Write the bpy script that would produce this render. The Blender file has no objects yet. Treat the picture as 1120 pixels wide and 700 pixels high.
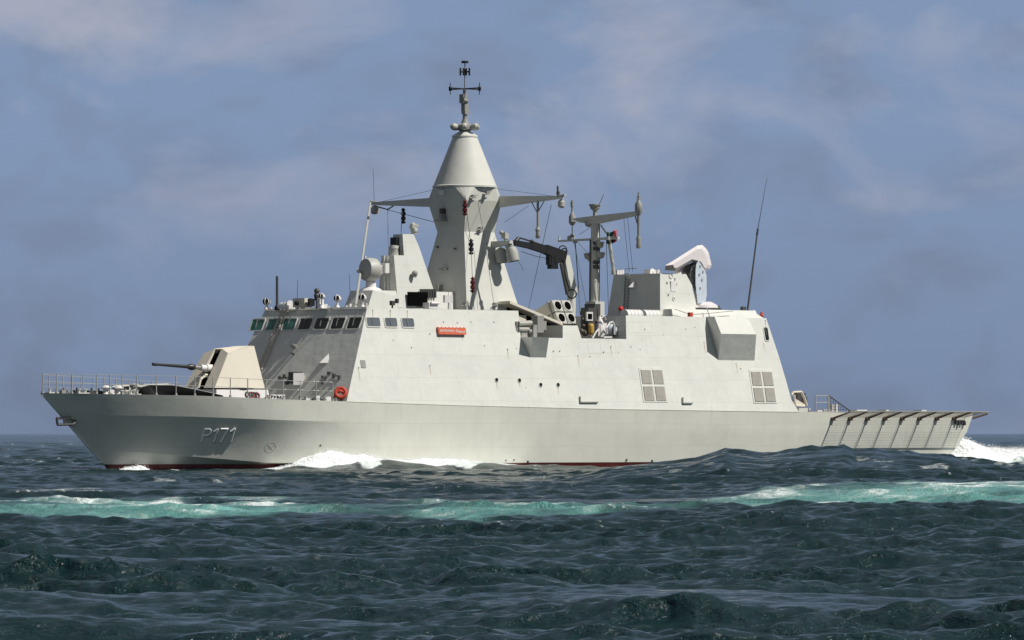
import bpy, bmesh, math, random
import numpy as np
from mathutils import Vector, Matrix
R = math.radians
random.seed(7)
SC = bpy.context.scene
COL = SC.collection

# ------------------------------------------------------------------ camera
F = 6700.0; EYE = 2.0; HOR = 474.0           # focal length in pixels of an 1120 wide frame, eye height, horizon row
cam = bpy.data.cameras.new('camera'); camo = bpy.data.objects.new('camera', cam); COL.objects.link(camo)
cam.sensor_width = 36.0; cam.lens = 36.0 * F / 1120.0
cam.shift_y = (HOR - 350.0) / 1120.0
cam.clip_start = 1.0; cam.clip_end = 60000.0
camo.location = (0, 0, EYE); camo.rotation_euler = (R(90), 0, 0)
SC.camera = camo

# ------------------------------------------------------------------ light
SUN_AZ = 339.0; SUN_EL = 50.0                # mathematical azimuth (x right, y away)
sd = Vector((math.cos(R(SUN_AZ)) * math.cos(R(SUN_EL)), math.sin(R(SUN_AZ)) * math.cos(R(SUN_EL)), math.sin(R(SUN_EL))))
sun = bpy.data.lights.new('sun', 'SUN'); suno = bpy.data.objects.new('sun', sun); COL.objects.link(suno)
sun.energy = 4.6; sun.angle = R(0.5); sun.color = (1.0, 0.965, 0.90)
suno.location = (60, -60, 120)
suno.rotation_euler = (-sd).to_track_quat('-Z', 'Y').to_euler()

world = bpy.data.worlds.new('World'); SC.world = world; world.use_nodes = True
nt = world.node_tree; N = nt.nodes; L = nt.links
for n in list(N): N.remove(n)
out = N.new('ShaderNodeOutputWorld'); bg = N.new('ShaderNodeBackground'); bg.inputs[1].default_value = 0.1
sky = N.new('ShaderNodeTexSky'); sky.sky_type = 'NISHITA'; sky.sun_disc = False
sky.sun_elevation = R(SUN_EL); sky.sun_rotation = R(90.0 - SUN_AZ + 360.0); sky.air_density = 1.2; sky.dust_density = 0.6
tc = N.new('ShaderNodeTexCoord')
def vmap(scale, loc=(0, 0, 0)):
    m = N.new('ShaderNodeMapping'); m.inputs['Scale'].default_value = scale; m.inputs['Location'].default_value = loc
    L.new(tc.outputs['Generated'], m.inputs[0]); return m
def wnoise(m, sc, det, rough, dist=0.0):
    n = N.new('ShaderNodeTexNoise'); n.inputs['Scale'].default_value = sc; n.inputs['Detail'].default_value = det
    n.inputs['Roughness'].default_value = rough; n.inputs['Distortion'].default_value = dist
    L.new(m.outputs[0], n.inputs['Vector']); return n
def wramp(src, stops):
    r = N.new('ShaderNodeValToRGB'); e = r.color_ramp.elements
    e[0].position, e[0].color = stops[0][0], (*stops[0][1], 1); e[1].position, e[1].color = stops[1][0], (*stops[1][1], 1)
    for p, c in stops[2:]:
        x = e.new(p); x.color = (*c, 1)
    L.new(src, r.inputs[0]); return r
def wmix(fac, a, b, mode='MIX'):
    m = N.new('ShaderNodeMix'); m.data_type = 'RGBA'; m.blend_type = mode
    if isinstance(fac, float): m.inputs[0].default_value = fac
    else: L.new(fac, m.inputs[0])
    for i, s in ((6, a), (7, b)):
        if isinstance(s, tuple): m.inputs[i].default_value = (*s, 1)
        else: L.new(s, m.inputs[i])
    return m
# thin distant cloud: slate blue veil with paler lavender banks and darker undersides
n1 = wnoise(vmap((1, 1, 1.9), (3.64, 0.2, 1.99)), 20.0, 9.0, 0.56, 0.35)
n2 = wnoise(vmap((1, 1, 1.6), (4.4, 0.4, 0.9)), 48.0, 6.0, 0.5, 0.35)
r1 = wramp(n1.outputs[0], [(0.50, (0, 0, 0)), (0.69, (1, 1, 1))])
r2 = wramp(n2.outputs[0], [(0.46, (0, 0, 0)), (0.72, (1, 1, 1))])
veil = (2.08, 2.95, 4.72); bank = (3.65, 3.92, 5.05); dark = (1.85, 2.45, 3.80)
c1 = wmix(r2.outputs[0], veil, dark)
sep0 = N.new('ShaderNodeSeparateXYZ'); L.new(tc.outputs['Generated'], sep0.inputs[0])
low = wramp(sep0.outputs[2], [(0.018, (.25, .25, .25)), (0.042, (1, 1, 1))])
bk = wmix(1.0, r1.outputs[0], low.outputs[0], 'MULTIPLY')
c2a = wmix(bk.outputs[2], c1.outputs[2], bank)
# cover is complete near the horizon and opens higher up
sep = N.new('ShaderNodeSeparateXYZ'); L.new(tc.outputs['Generated'], sep.inputs[0])
hzr = wramp(sep.outputs[2], [(0.0, (.86, .84, .82)), (0.05, (1.0, 1.0, 1.0))])   # duller air low over the sea
hz = wmix(1.0, c2a.outputs[2], hzr.outputs[0], 'MULTIPLY')
high = wramp(sep.outputs[2], [(0.09, (0, 0, 0)), (0.24, (1, 1, 1))])   # unseen cloud deck overhead, toned to set fill light and sea reflections
c2 = wmix(high.outputs[0], hz.outputs[2], (1.12, 1.34, 1.62))
top_ = wramp(sep.outputs[2], [(0.35, (0, 0, 0)), (0.6, (1, 1, 1))])
c2 = wmix(top_.outputs[0], c2.outputs[2], (1.55, 1.40, 1.22))
cov = wramp(sep.outputs[2], [(0.0, (0.97,) * 3), (0.55, (0.86,) * 3)])
fin = wmix(cov.outputs[0], sky.outputs[0], c2.outputs[2])
L.new(fin.outputs[2], bg.inputs[0]); L.new(bg.outputs[0], out.inputs[0])

vs = SC.view_settings; vs.view_transform = 'Standard'; vs.look = 'None'; vs.exposure = 0.0; vs.gamma = 1.0; vs.use_curve_mapping = False

# ------------------------------------------------------------------ ship frame: s aft from the bow tip, Y to port, z above the waterline
C7 = math.sqrt(0.5); XB = -25.03; DB = 325.0
def V(s, Y, z): return (s, -Y, z)
def depth(s, Y): return DB + C7 * (s - Y)
def at(px, py, Y):
    u = (px - 560) / F
    s = (DB * u - XB - C7 * Y * (1 + u)) / (C7 * (1 - u))
    return (s, Y, EYE + (HOR - py) * depth(s, Y) / F)
def at_s(px, py, s):
    u = (px - 560) / F
    Y = (DB * u + C7 * u * s - XB - C7 * s) / (C7 * (1 + u))
    return (s, Y, EYE + (HOR - py) * depth(s, Y) / F)
TUM = 0.20; W0 = 5.2; Z0 = 3.5
def side_y(z): return W0 - TUM * (z - Z0)
def side(px, py, off=0.0):
    Y = 4.5
    for _ in range(8):
        p = at(px, py, Y); Y = side_y(p[2]) + off
    return (p[0], Y, p[2])
FR = 0.49
def front_s(z): return 17.5 + FR * (z - 3.73)
def front(px, py, off=0.0):
    s = 18.0
    for _ in range(8):
        p = at_s(px, py, s); s = front_s(p[2]) - off
    return (s, p[1], p[2])
def lerp(tab, x):
    if x <= tab[0][0]: return tab[0][1]
    for (a, b), (c, d) in zip(tab, tab[1:]):
        if x <= c: return b + (d - b) * (x - a) / (c - a)
    return tab[-1][1]
ZD = [(0, 4.14), (8, 4.02), (13, 3.84), (18, 3.73), (26, 3.56), (38, 3.38), (54, 3.26), (60, 3.2), (80, 3.2)]
def zd(s): return lerp(ZD, s)
STEM = 4.9
def stem(z): return STEM * (4.14 - z) / 4.14
def b0(s):
    w = side_y(zd(s))
    return w if s >= 17.5 else w * (1 - (1 - max(s, 0) / 17.5) ** 2.1)
def zk(s): return zd(s) - 1.12
FLARE = [(1.35, .64), (4, .56), (8, .42), (11, .26), (14, .16), (20, .116)]
def b1(s): return max(b0(s) - 1.12 * lerp(FLARE, s), 0.03)
def zc(s): return lerp([(0, 1.32), (3.4, 1.2), (13, 0.42), (18, 0.36), (90, 0.36)], s)
def b2(s):
    s0 = stem(1.25)
    t = (s - s0) / 18.5
    w = 4.80
    return w if t >= 1 else w * (1 - (1 - max(t, 0)) ** 1.75)
def b3(s):
    s0 = stem(0.34)
    t = (s - s0) / 20.0
    w = 4.78
    return w if t >= 1 else w * (1 - (1 - max(t, 0)) ** 1.62)
def hull_y(s, z):
    rows = [(zd(s), b0(s)), (zk(s), b1(s)), (zc(s), b2(s)), (0.34, b3(s))]
    for (za, ya), (zb, yb) in zip(rows, rows[1:]):
        if z >= zb:
            w = (za - z) / max(za - zb, 1e-4); bul = -0.13 * 4 * w * (1 - w) * max(0, 1 - abs(s - 9) / 12) if yb == rows[2][1] and 0 < w < 1 else 0.0
            return yb + (ya - yb) * (1 - w) + bul
    return rows[-1][1]
def hull(px, py, off=0.0):
    Y = 4.0
    for _ in range(30):
        p = at(px, py, Y); Y = 0.5 * Y + 0.5 * (hull_y(p[0], p[2]) + off)
    return (p[0], Y, p[2])

# ------------------------------------------------------------------ materials
def mat(name, col, rough=0.5, metal=0.0, var=0.0, scale=1.0, bump=0.0, bscale=3.0, streak=0.0, spec=0.5, coat=0.0, plates=0.0):
    m = bpy.data.materials.new(name); m.use_nodes = True
    t = m.node_tree; b = t.nodes['Principled BSDF']
    b.inputs['Base Color'].default_value = (*col, 1); b.inputs['Roughness'].default_value = rough
    b.inputs['Metallic'].default_value = metal; b.inputs['Specular IOR Level'].default_value = spec
    tcn = t.nodes.new('ShaderNodeTexCoord')
    if var > 0 or streak > 0:
        cur = None
        rgb = t.nodes.new('ShaderNodeRGB'); rgb.outputs[0].default_value = (*col, 1); cur = rgb.outputs[0]
        if plates > 0:                          # welded plates: each plate weathers a little differently, seams a touch darker
            mp = t.nodes.new('ShaderNodeMapping'); mp.inputs['Rotation'].default_value = (R(90), 0, 0); t.links.new(tcn.outputs['Object'], mp.inputs[0])
            bk_ = t.nodes.new('ShaderNodeTexBrick'); bk_.inputs['Scale'].default_value = 1.0; bk_.inputs['Brick Width'].default_value = 3.1; bk_.inputs['Row Height'].default_value = 1.27
            bk_.inputs['Mortar Size'].default_value = .014; bk_.inputs['Mortar Smooth'].default_value = .6
            bk_.inputs['Color1'].default_value = (1 + plates,) * 3 + (1,); bk_.inputs['Color2'].default_value = (1 - plates,) * 3 + (1,); bk_.inputs['Mortar'].default_value = (.86, .85, .82, 1)
            t.links.new(mp.outputs[0], bk_.inputs['Vector'])
            mx = t.nodes.new('ShaderNodeMix'); mx.data_type = 'RGBA'; mx.blend_type = 'MULTIPLY'; mx.inputs[0].default_value = 1.0
            t.links.new(cur, mx.inputs[6]); t.links.new(bk_.outputs['Color'], mx.inputs[7]); cur = mx.outputs[2]
        if var > 0:
            n = t.nodes.new('ShaderNodeTexNoise'); n.inputs['Scale'].default_value = scale; n.inputs['Detail'].default_value = 6
            n.inputs['Roughness'].default_value = 0.6
            t.links.new(tcn.outputs['Object'], n.inputs['Vector'])
            r = t.nodes.new('ShaderNodeMapRange'); r.inputs[1].default_value = 0.3; r.inputs[2].default_value = 0.7
            r.inputs[3].default_value = 1 - var; r.inputs[4].default_value = 1 + var * 0.5
            t.links.new(n.outputs[0], r.inputs[0])
            mx = t.nodes.new('ShaderNodeVectorMath'); mx.operation = 'SCALE'
            t.links.new(cur, mx.inputs[0]); t.links.new(r.outputs[0], mx.inputs['Scale']); cur = mx.outputs[0]
        if streak > 0:
            mp = t.nodes.new('ShaderNodeMapping'); mp.inputs['Scale'].default_value = (2.6, 2.6, 0.16)
            t.links.new(tcn.outputs['Object'], mp.inputs[0])
            n = t.nodes.new('ShaderNodeTexNoise'); n.inputs['Scale'].default_value = 1.6; n.inputs['Detail'].default_value = 7
            n.inputs['Roughness'].default_value = 0.65
            t.links.new(mp.outputs[0], n.inputs['Vector'])
            r = t.nodes.new('ShaderNodeMapRange'); r.inputs[1].default_value = 0.52; r.inputs[2].default_value = 0.85
            r.inputs[3].default_value = 0.0; r.inputs[4].default_value = streak
            t.links.new(n.outputs[0], r.inputs[0])
            mx = t.nodes.new('ShaderNodeMix'); mx.data_type = 'RGBA'
            t.links.new(r.outputs[0], mx.inputs[0]); t.links.new(cur, mx.inputs[6])
            mx.inputs[7].default_value = (0.30, 0.25, 0.19, 1); cur = mx.outputs[2]
        t.links.new(cur, b.inputs['Base Color'])
    if bump > 0:
        n = t.nodes.new('ShaderNodeTexNoise'); n.inputs['Scale'].default_value = bscale; n.inputs['Detail'].default_value = 3
        t.links.new(tcn.outputs['Object'], n.inputs['Vector'])
        bp = t.nodes.new('ShaderNodeBump'); bp.inputs['Strength'].default_value = 1.0; bp.inputs['Distance'].default_value = bump
        t.links.new(n.outputs[0], bp.inputs['Height']); t.links.new(bp.outputs[0], b.inputs['Normal'])
    return m
M = {}
M['paint'] = mat('light_grey_ship_paint', (0.655, 0.66, 0.615), 0.55, var=0.055, scale=0.9, bump=0.035, bscale=1.1, streak=0.16, spec=0.3, plates=.022)
M['hull'] = mat('hull_grey_paint', (0.66, 0.66, 0.585), 0.5, var=0.06, scale=0.7, bump=0.018, bscale=0.8, streak=0.16, spec=0.35, plates=.025)
M['boot'] = mat('red_antifouling_paint', (0.12, 0.014, 0.013), 0.5, var=0.3, scale=1.2, streak=0.3)
M['mast'] = mat('mast_paint', (0.60, 0.60, 0.55), 0.55, var=0.06, scale=1.1, bump=0.015, bscale=1.2, streak=0.12, spec=0.3)
M['cream'] = mat('cream_turret_paint', (0.68, 0.63, 0.53), 0.5, var=0.04, scale=1.5, streak=0.06, spec=0.35)
M['white'] = mat('white_paint', (0.74, 0.72, 0.70), 0.45, var=0.05, scale=2.0)
M['pink'] = mat('off_white_launcher_paint', (0.70, 0.655, 0.655), 0.5, var=0.06, scale=3.0)
M['pale'] = mat('pale_blue_grey_paint', (0.56, 0.62, 0.70), 0.5, var=0.08, scale=3.0)
M['grey'] = mat('mid_grey_paint', (0.30, 0.30, 0.28), 0.55, var=0.15, scale=3.0, streak=0.2)
M['radome'] = mat('radome_grey', (0.42, 0.42, 0.38), 0.5, var=0.05, scale=1.5)
M['dgrey'] = mat('dark_grey_paint', (0.07, 0.07, 0.068), 0.5, var=0.2, scale=4.0)
M['black'] = mat('matt_black', (0.012, 0.012, 0.013), 0.5)
M['inside'] = mat('recess_shade_black', (0.005, 0.005, 0.005), 1.0, spec=0.0)  # near-black that paints in the shade of openings
M['steel'] = mat('brushed_steel', (0.5, 0.5, 0.5), 0.35, metal=0.8)
M['rail'] = mat('stanchion_grey', (0.40, 0.40, 0.37), 0.5)
M['wire'] = mat('wire_rope', (0.10, 0.10, 0.10), 0.6)
M['louvre'] = mat('louvre_grey', (0.52, 0.50, 0.455), 0.6, var=0.1, scale=4.0, streak=0.5)
M['glass'] = mat('dark_window_glass', (0.012, 0.016, 0.017), 0.08, spec=0.8)
M['daylit_glass'] = mat('glass_painted_daylight', (0.06, 0.20, 0.17), 0.1, spec=0.6, var=0.3, scale=2.0)  # daylight seen through the bridge, painted as a green base colour
M['grey_glass'] = mat('glass_painted_sky', (0.13, 0.15, 0.17), 0.06, spec=1.0, var=0.2, scale=1.0)  # grey sky reflection put into the base colour
M['orange'] = mat('orange_plastic', (0.52, 0.06, 0.03), 0.5, var=0.15, scale=4.0)
M['sign_red'] = mat('red_name_board', (0.62, 0.13, 0.06), 0.5, var=0.1, scale=3.0)
M['red'] = mat('red_paint', (0.5, 0.02, 0.02), 0.5)
M['yellow'] = mat('yellow_paint', (0.60, 0.36, 0.06), 0.5)
M['brown'] = mat('rusty_net_strut', (0.13, 0.085, 0.07), 0.7, var=0.3, scale=3.0)
M['net'] = mat('net_panel', (0.33, 0.29, 0.25), 0.8, var=0.15, scale=2.0)
M['letter'] = mat('pale_lettering', (0.92, 0.93, 0.92), 0.5)
M['green'] = mat('uae_green', (0.0, 0.17, 0.05), 0.7)
M['deck'] = mat('deck_grey', (0.10, 0.10, 0.095), 0.8, var=0.15, scale=1.0)

# ------------------------------------------------------------------ mesh builder
class MB:
    def __init__(self): self.v = []; self.f = []; self.m = []
    def add(self, vs_, fs, mi=0):
        o = len(self.v)
        self.v += [V(*p) for p in vs_]
        for f in fs: self.f.append([i + o for i in f]); self.m.append(mi)
    def box(self, c, sz, rz=0.0, mi=0, ry=0.0):
        a, b, h = sz[0] / 2, sz[1] / 2, sz[2] / 2
        pts = []
        for z in (-h, h):
            for x, y in ((-a, -b), (a, -b), (a, b), (-a, b)):
                X = x * math.cos(ry) + z * math.sin(ry); Z = -x * math.sin(ry) + z * math.cos(ry)
                pts.append((c[0] + X * math.cos(rz) - y * math.sin(rz), c[1] + X * math.sin(rz) + y * math.cos(rz), c[2] + Z))
        self.hexa(pts, mi); return self
    def hexa(self, p, mi=0):
        self.add(p, [(0, 1, 2, 3), (4, 5, 6, 7), (0, 1, 5, 4), (1, 2, 6, 5), (2, 3, 7, 6), (3, 0, 4, 7)], mi); return self
    def extr(self, poly, vec, mi=0):
        n = len(poly); q = [tuple(a + b for a, b in zip(p, vec)) for p in poly]
        self.add(list(poly) + q, [tuple(range(n)), tuple(range(n, 2 * n))] + [(i, (i + 1) % n, (i + 1) % n + n, i + n) for i in range(n)], mi); return self
    def loft(self, a, b, mi=0):
        n = len(a)
        self.add(list(a) + list(b), [tuple(range(n)), tuple(range(n, 2 * n))] + [(i, (i + 1) % n, (i + 1) % n + n, i + n) for i in range(n)], mi); return self
    def tube(self, p, q, r, r2=None, n=8, mi=0):
        r2 = r if r2 is None else r2
        p = Vector(p); q = Vector(q); d = (q - p)
        if d.length < 1e-6: return self
        d.normalize(); a = d.orthogonal().normalized(); b = d.cross(a)
        ring = lambda c, rr: [tuple(c + (a * math.cos(2 * math.pi * i / n) + b * math.sin(2 * math.pi * i / n)) * rr) for i in range(n)]
        return self.loft(ring(p, r), ring(q, r2), mi)
    def path(self, pts, r, n=6, mi=0):
        for a, b in zip(pts, pts[1:]): self.tube(a, b, r, n=n, mi=mi)
        return self
    def lathe(self, c, prof, n=20, axis=(0, 0, 1), mi=0):
        ax = Vector(axis).normalized(); a = ax.orthogonal().normalized(); b = ax.cross(a); c = Vector(c)
        vs_ = []; fs = []
        for r, h in prof:
            for i in range(n):
                t = 2 * math.pi * i / n
                vs_.append(tuple(c + ax * h + (a * math.cos(t) + b * math.sin(t)) * max(r, 1e-3)))
        k = len(prof)
        for j in range(k - 1):
            for i in range(n): fs.append((j * n + i, j * n + (i + 1) % n, (j + 1) * n + (i + 1) % n, (j + 1) * n + i))
        fs.append(tuple(range(n))); fs.append(tuple(range((k - 1) * n, k * n)))
        self.add(vs_, fs, mi); return self
    def ball(self, c, r, n=10, mi=0, sz=1.0):
        return self.lathe(c, [(r * math.sin(math.pi * j / 8), -r * sz * math.cos(math.pi * j / 8)) for j in range(9)], n, mi=mi)
    def torus(self, c, R_, r, axis, n=20, k=8, mi=0):
        ax = Vector(axis).normalized(); a = ax.orthogonal().normalized(); b = ax.cross(a); c = Vector(c); vs_ = []; fs = []
        for i in range(n):
            t = 2 * math.pi * i / n; d = a * math.cos(t) + b * math.sin(t)
            for j in range(k):
                w = 2 * math.pi * j / k; vs_.append(tuple(c + d * (R_ + r * math.cos(w)) + ax * r * math.sin(w)))
        for i in range(n):
            for j in range(k): fs.append((i * k + j, ((i + 1) % n) * k + j, ((i + 1) % n) * k + (j + 1) % k, i * k + (j + 1) % k))
        self.add(vs_, fs, mi); return self
    def build(self, name, mats, parent=None, smooth=True, ang=32):
        me = bpy.data.meshes.new(name); me.from_pydata(self.v, [], self.f)
        if not isinstance(mats, (list, tuple)): mats = [mats]
        for m in mats: me.materials.append(m)
        for p, i in zip(me.polygons, self.m): p.material_index = i
        bm = bmesh.new(); bm.from_mesh(me); bmesh.ops.recalc_face_normals(bm, faces=bm.faces); bm.to_mesh(me); bm.free()
        if smooth:
            me.polygons.foreach_set('use_smooth', [True] * len(me.polygons)); me.set_sharp_from_angle(angle=R(ang))
        o = bpy.data.objects.new(name, me); COL.objects.link(o)
        if parent is not None: o.parent = parent
        return o
def pieces(o, gap=.12):                       # separate pieces of one collective mesh become objects of their own
    me = o.data; n = len(me.vertices); par = list(range(n))
    def find(a):
        while par[a] != a: par[a] = par[par[a]]; a = par[a]
        return a
    for e in me.edges: par[find(e.vertices[0])] = find(e.vertices[1])
    comp = {}
    for v in me.vertices: comp.setdefault(find(v.index), []).append(v.index)
    box = []
    for k, ids in comp.items():
        c = [me.vertices[i].co for i in ids]; box.append([[min(q[a] for q in c) for a in range(3)], [max(q[a] for q in c) for a in range(3)], ids])
    ch = True
    while ch:
        ch = False
        for i in range(len(box)):
            for j in range(i + 1, len(box)):
                if all(box[i][0][a] - gap < box[j][1][a] and box[j][0][a] - gap < box[i][1][a] for a in range(3)):
                    box[i] = [[min(box[i][0][a], box[j][0][a]) for a in range(3)], [max(box[i][1][a], box[j][1][a]) for a in range(3)], box[i][2] + box[j][2]]
                    box.pop(j); ch = True; break
            if ch: break
    if len(box) < 2: return [o]
    outl = []
    for b in box[1:]:
        c = o.copy(); c.data = me.copy(); COL.objects.link(c); keep = set(b[2]); bm = bmesh.new(); bm.from_mesh(c.data); bm.verts.ensure_lookup_table()
        bmesh.ops.delete(bm, geom=[v for v in bm.verts if v.index not in keep], context='VERTS'); bm.to_mesh(c.data); bm.free(); outl.append(c)
    keep = set(box[0][2]); bm = bmesh.new(); bm.from_mesh(me); bm.verts.ensure_lookup_table()
    bmesh.ops.delete(bm, geom=[v for v in bm.verts if v.index not in keep], context='VERTS'); bm.to_mesh(me); bm.free()
    return [o] + outl
def tag(o, label=None, cat=None, group=None, kind=None):
    for k, v in (('label', label), ('category', cat), ('group', group), ('kind', kind)):
        if v: o[k] = v
    return o
def dup(o, loc=(0, 0, 0), parent=None):
    c = o.copy(); COL.objects.link(c); c.parent = parent if parent else o.parent
    c.location = V(*loc)
    for ch in o.children:
        d = ch.copy(); COL.objects.link(d); d.parent = c
    return c
ORIG = (XB, DB, 0.0)
def rootobj(name, label, cat, group=None):
    o = bpy.data.objects.new(name, None); COL.objects.link(o)
    o.location = ORIG; o.rotation_euler = (0, 0, R(45)); o.empty_display_size = 0.5
    return tag(o, label, cat, group)
def placed(o):                                # a top-level mesh that uses ship coordinates
    o.location = ORIG; o.rotation_euler = (0, 0, R(45)); return o

ship = rootobj('warship', 'light grey navy patrol corvette marked P171 steaming left through the sea', 'warship')

# ------------------------------------------------------------------ hull
def build_hull():
    nst = 90
    ends = [69.6, 69.15, 67.7, 67.6, 67.2]
    fz = [lambda s: zd(s), lambda s: zk(s), lambda s: zc(s), lambda s: 0.34, lambda s: -1.4]
    fb = [b0, b1, b2, b3, lambda s: 0.86 * b3(s)]
    starts = [0.0, stem(3.02), stem(1.3), stem(0.34), stem(-1.4) - 0.4]
    sub = [7, 6, 2, 3]
    def row(j, i):
        t = i / nst; t = t ** 1.5
        s = starts[j] + t * (ends[j] - starts[j])
        b = fb[j](s) if i > 0 else 0.03
        return (s, max(b, 0.03), fz[j](s))
    mb = MB()
    for sgn in (1, -1):
        rows = []; mids = []
        for j in range(4):
            for k in range(sub[j]):
                w = k / sub[j]
                line = []
                for i in range(nst + 1):
                    a = row(j, i); b = row(j + 1, i)
                    bulge = 0.0
                    p = tuple(a[q] + (b[q] - a[q]) * w for q in range(3))
                    if j == 1: bulge = -0.13 * 4 * w * (1 - w) * max(0, 1 - abs(p[0] - 9) / 12)   # concave flare of the bow
                    line.append((p[0], sgn * (max(p[1] + bulge, 0.03)), p[2]))
                rows.append(line); mids.append(j)
        rows.append([(row(4, i)[0], sgn * row(4, i)[1], row(4, i)[2]) for i in range(nst + 1)])
        n = nst + 1
        vs_ = [p for r in rows for p in r]
        for r in range(len(rows) - 1):
            mi = 1 if mids[r] == 3 else 0
            fs = [(r * n + i, r * n + i + 1, (r + 1) * n + i + 1, (r + 1) * n + i) for i in range(nst)]
            used = sorted({q for f in fs for q in f}); mp = {q: k for k, q in enumerate(used)}
            mb.add([vs_[q] for q in used], [tuple(mp[q] for q in f) for f in fs], mi)
    # transom, deck and bottom close the hull
    def strip(j):
        a = [(row(j, i)[0], row(j, i)[1], row(j, i)[2]) for i in range(nst + 1)]
        b = [(p[0], -p[1], p[2]) for p in a]
        return a, b
    a, b = strip(0); n = nst + 1
    mb.add(a + b, [(i, i + 1, n + i + 1, n + i) for i in range(nst)], 2)
    a, b = strip(4); mb.add(a + b, [(i, i + 1, n + i + 1, n + i) for i in range(nst)], 1)
    tr = [row(j, nst) for j in range(5)]
    for p, q, mi in zip(tr, tr[1:], (0, 0, 0, 1)):
        mb.add([p, q, (q[0], -q[1], q[2]), (p[0], -p[1], p[2])], [(0, 1, 2, 3)], mi)
    # stem closing strip
    tr = [row(j, 0) for j in range(5)]
    for p, q, mi in zip(tr, tr[1:], (0, 0, 0, 1)):
        mb.add([p, q, (q[0], -q[1], q[2]), (p[0], -p[1], p[2])], [(0, 1, 2, 3)], mi)
    me = bpy.data.meshes.new('hull'); me.from_pydata(mb.v, [], mb.f)
    for m in (M['hull'], M['boot'], M['deck']): me.materials.append(m)
    for p, i in zip(me.polygons, mb.m): p.material_index = i
    bm = bmesh.new(); bm.from_mesh(me)
    bmesh.ops.remove_doubles(bm, verts=bm.verts, dist=1e-4); bmesh.ops.recalc_face_normals(bm, faces=bm.faces)
    bm.to_mesh(me); bm.free()
    me.polygons.foreach_set('use_smooth', [True] * len(me.polygons)); me.set_sharp_from_angle(angle=R(9))
    o = bpy.data.objects.new('hull', me); COL.objects.link(o); o.parent = ship
    return o
hullo = build_hull()
from mathutils.bvhtree import BVHTree
_hb = BVHTree.FromPolygons([v.co.copy() for v in hullo.data.vertices], [tuple(p.vertices) for p in hullo.data.polygons])
def on_hull(s, z, off):                       # point on the real plating of the port side
    h = _hb.ray_cast(Vector((s, -12, z)), Vector((0, 1, 0)))
    return (s, (-h[0].y if h[0] is not None else hull_y(s, z)) + off, z)

# hull number, projected on the flared plating
def text_mesh(body, fn, name, material, parent, extr=0.0, shear=0.0, bold=0.0):
    c = bpy.data.curves.new(name, 'FONT'); c.body = body; c.size = 1.0; c.shear = shear; c.resolution_u = 4; c.offset = bold
    t = bpy.data.objects.new('tmp', c); COL.objects.link(t)
    dg = bpy.context.evaluated_depsgraph_get()
    me = bpy.data.meshes.new_from_object(t.evaluated_get(dg)); bpy.data.objects.remove(t)
    bm = bmesh.new(); bm.from_mesh(me)
    bmesh.ops.triangulate(bm, faces=bm.faces)
    for _ in range(2): bmesh.ops.subdivide_edges(bm, edges=[e for e in bm.edges if e.calc_length() > 0.12], cuts=1, use_grid_fill=False)
    xs = [v.co.x for v in bm.verts]; ys = [v.co.y for v in bm.verts]
    x0, x1, y0, y1 = min(xs), max(xs), min(ys), max(ys)
    for v in bm.verts: v.co = Vector(V(*fn((v.co.x - x0) / (x1 - x0), (v.co.y - y0) / (y1 - y0))))
    bmesh.ops.recalc_face_normals(bm, faces=bm.faces)
    bm.to_mesh(me); bm.free(); me.materials.clear(); me.materials.append(material)
    o = bpy.data.objects.new(name, me); COL.objects.link(o); o.parent = parent
    return o
pA = hull(218.5, 486, 0); pB = hull(257.5, 486, 0); pT = hull(238, 468.5, 0); pL = hull(238, 486.3, 0)
def num_fn(off, ds, dz):
    def fn(a, b):
        px = 219.0 + a * 38.5; py = 486.3 - b * 17.8
        p = hull(px, py, 0.0)
        s, z = p[0] + ds, p[2] + dz
        return on_hull(s, z, off)
    return fn
GLY = [[(275, 465), (330, 235), (425, 235), (446, 265), (432, 315), (395, 348), (306, 352)], [(495, 465), (565, 232), (487, 283)], [(608, 236), (738, 236), (603, 465)], [(785, 465), (855, 232), (777, 283)]]
def number(name, m_, off, dx, dy, wd):
    mb = MB(); k_ = 0
    for g in GLY:
        for (ax_, ay_), (bx_, by_) in zip(g, g[1:]):
            k_ += 1; o_ = off + .0012 * k_
            L0 = math.hypot(bx_ - ax_, by_ - ay_); tx, ty = (bx_ - ax_) / L0, (by_ - ay_) / L0; nx_, ny_ = -ty, tx; e_ = wd * .35
            n_ = 4; q = []
            for i_ in range(n_ + 1):
                t_ = -e_ + (L0 + 2 * e_) * i_ / n_
                for sg in (-.5, .5):
                    X_ = ax_ + tx * t_ + nx_ * wd * sg + dx; Y_ = ay_ + ty * t_ + ny_ * wd * sg + dy
                    p = hull(202 + X_ / 15.77, 454 + Y_ / 15.77); q.append(on_hull(p[0], p[2], o_))
            mb.add(q, [(2 * i_, 2 * i_ + 1, 2 * i_ + 3, 2 * i_ + 2) for i_ in range(n_)])
    return mb.build(name, m_, hullo, smooth=False)
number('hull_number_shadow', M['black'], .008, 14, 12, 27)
mb = MB()
for g in GLY:                                  # white strokes shaped as half-round beads so their tops catch sun
    q = []
    for (ax_, ay_), (bx_, by_) in zip(g, g[1:]):
        for i_ in range(5):
            t_ = i_ / 4; p = hull(202 + (ax_ + (bx_ - ax_) * t_) / 15.77, 454 + (ay_ + (by_ - ay_) * t_) / 15.77); q.append(on_hull(p[0], p[2], .03))
    mb.path(q, .062, 8)
mb.build('hull_number', M['letter'], hullo)
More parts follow.
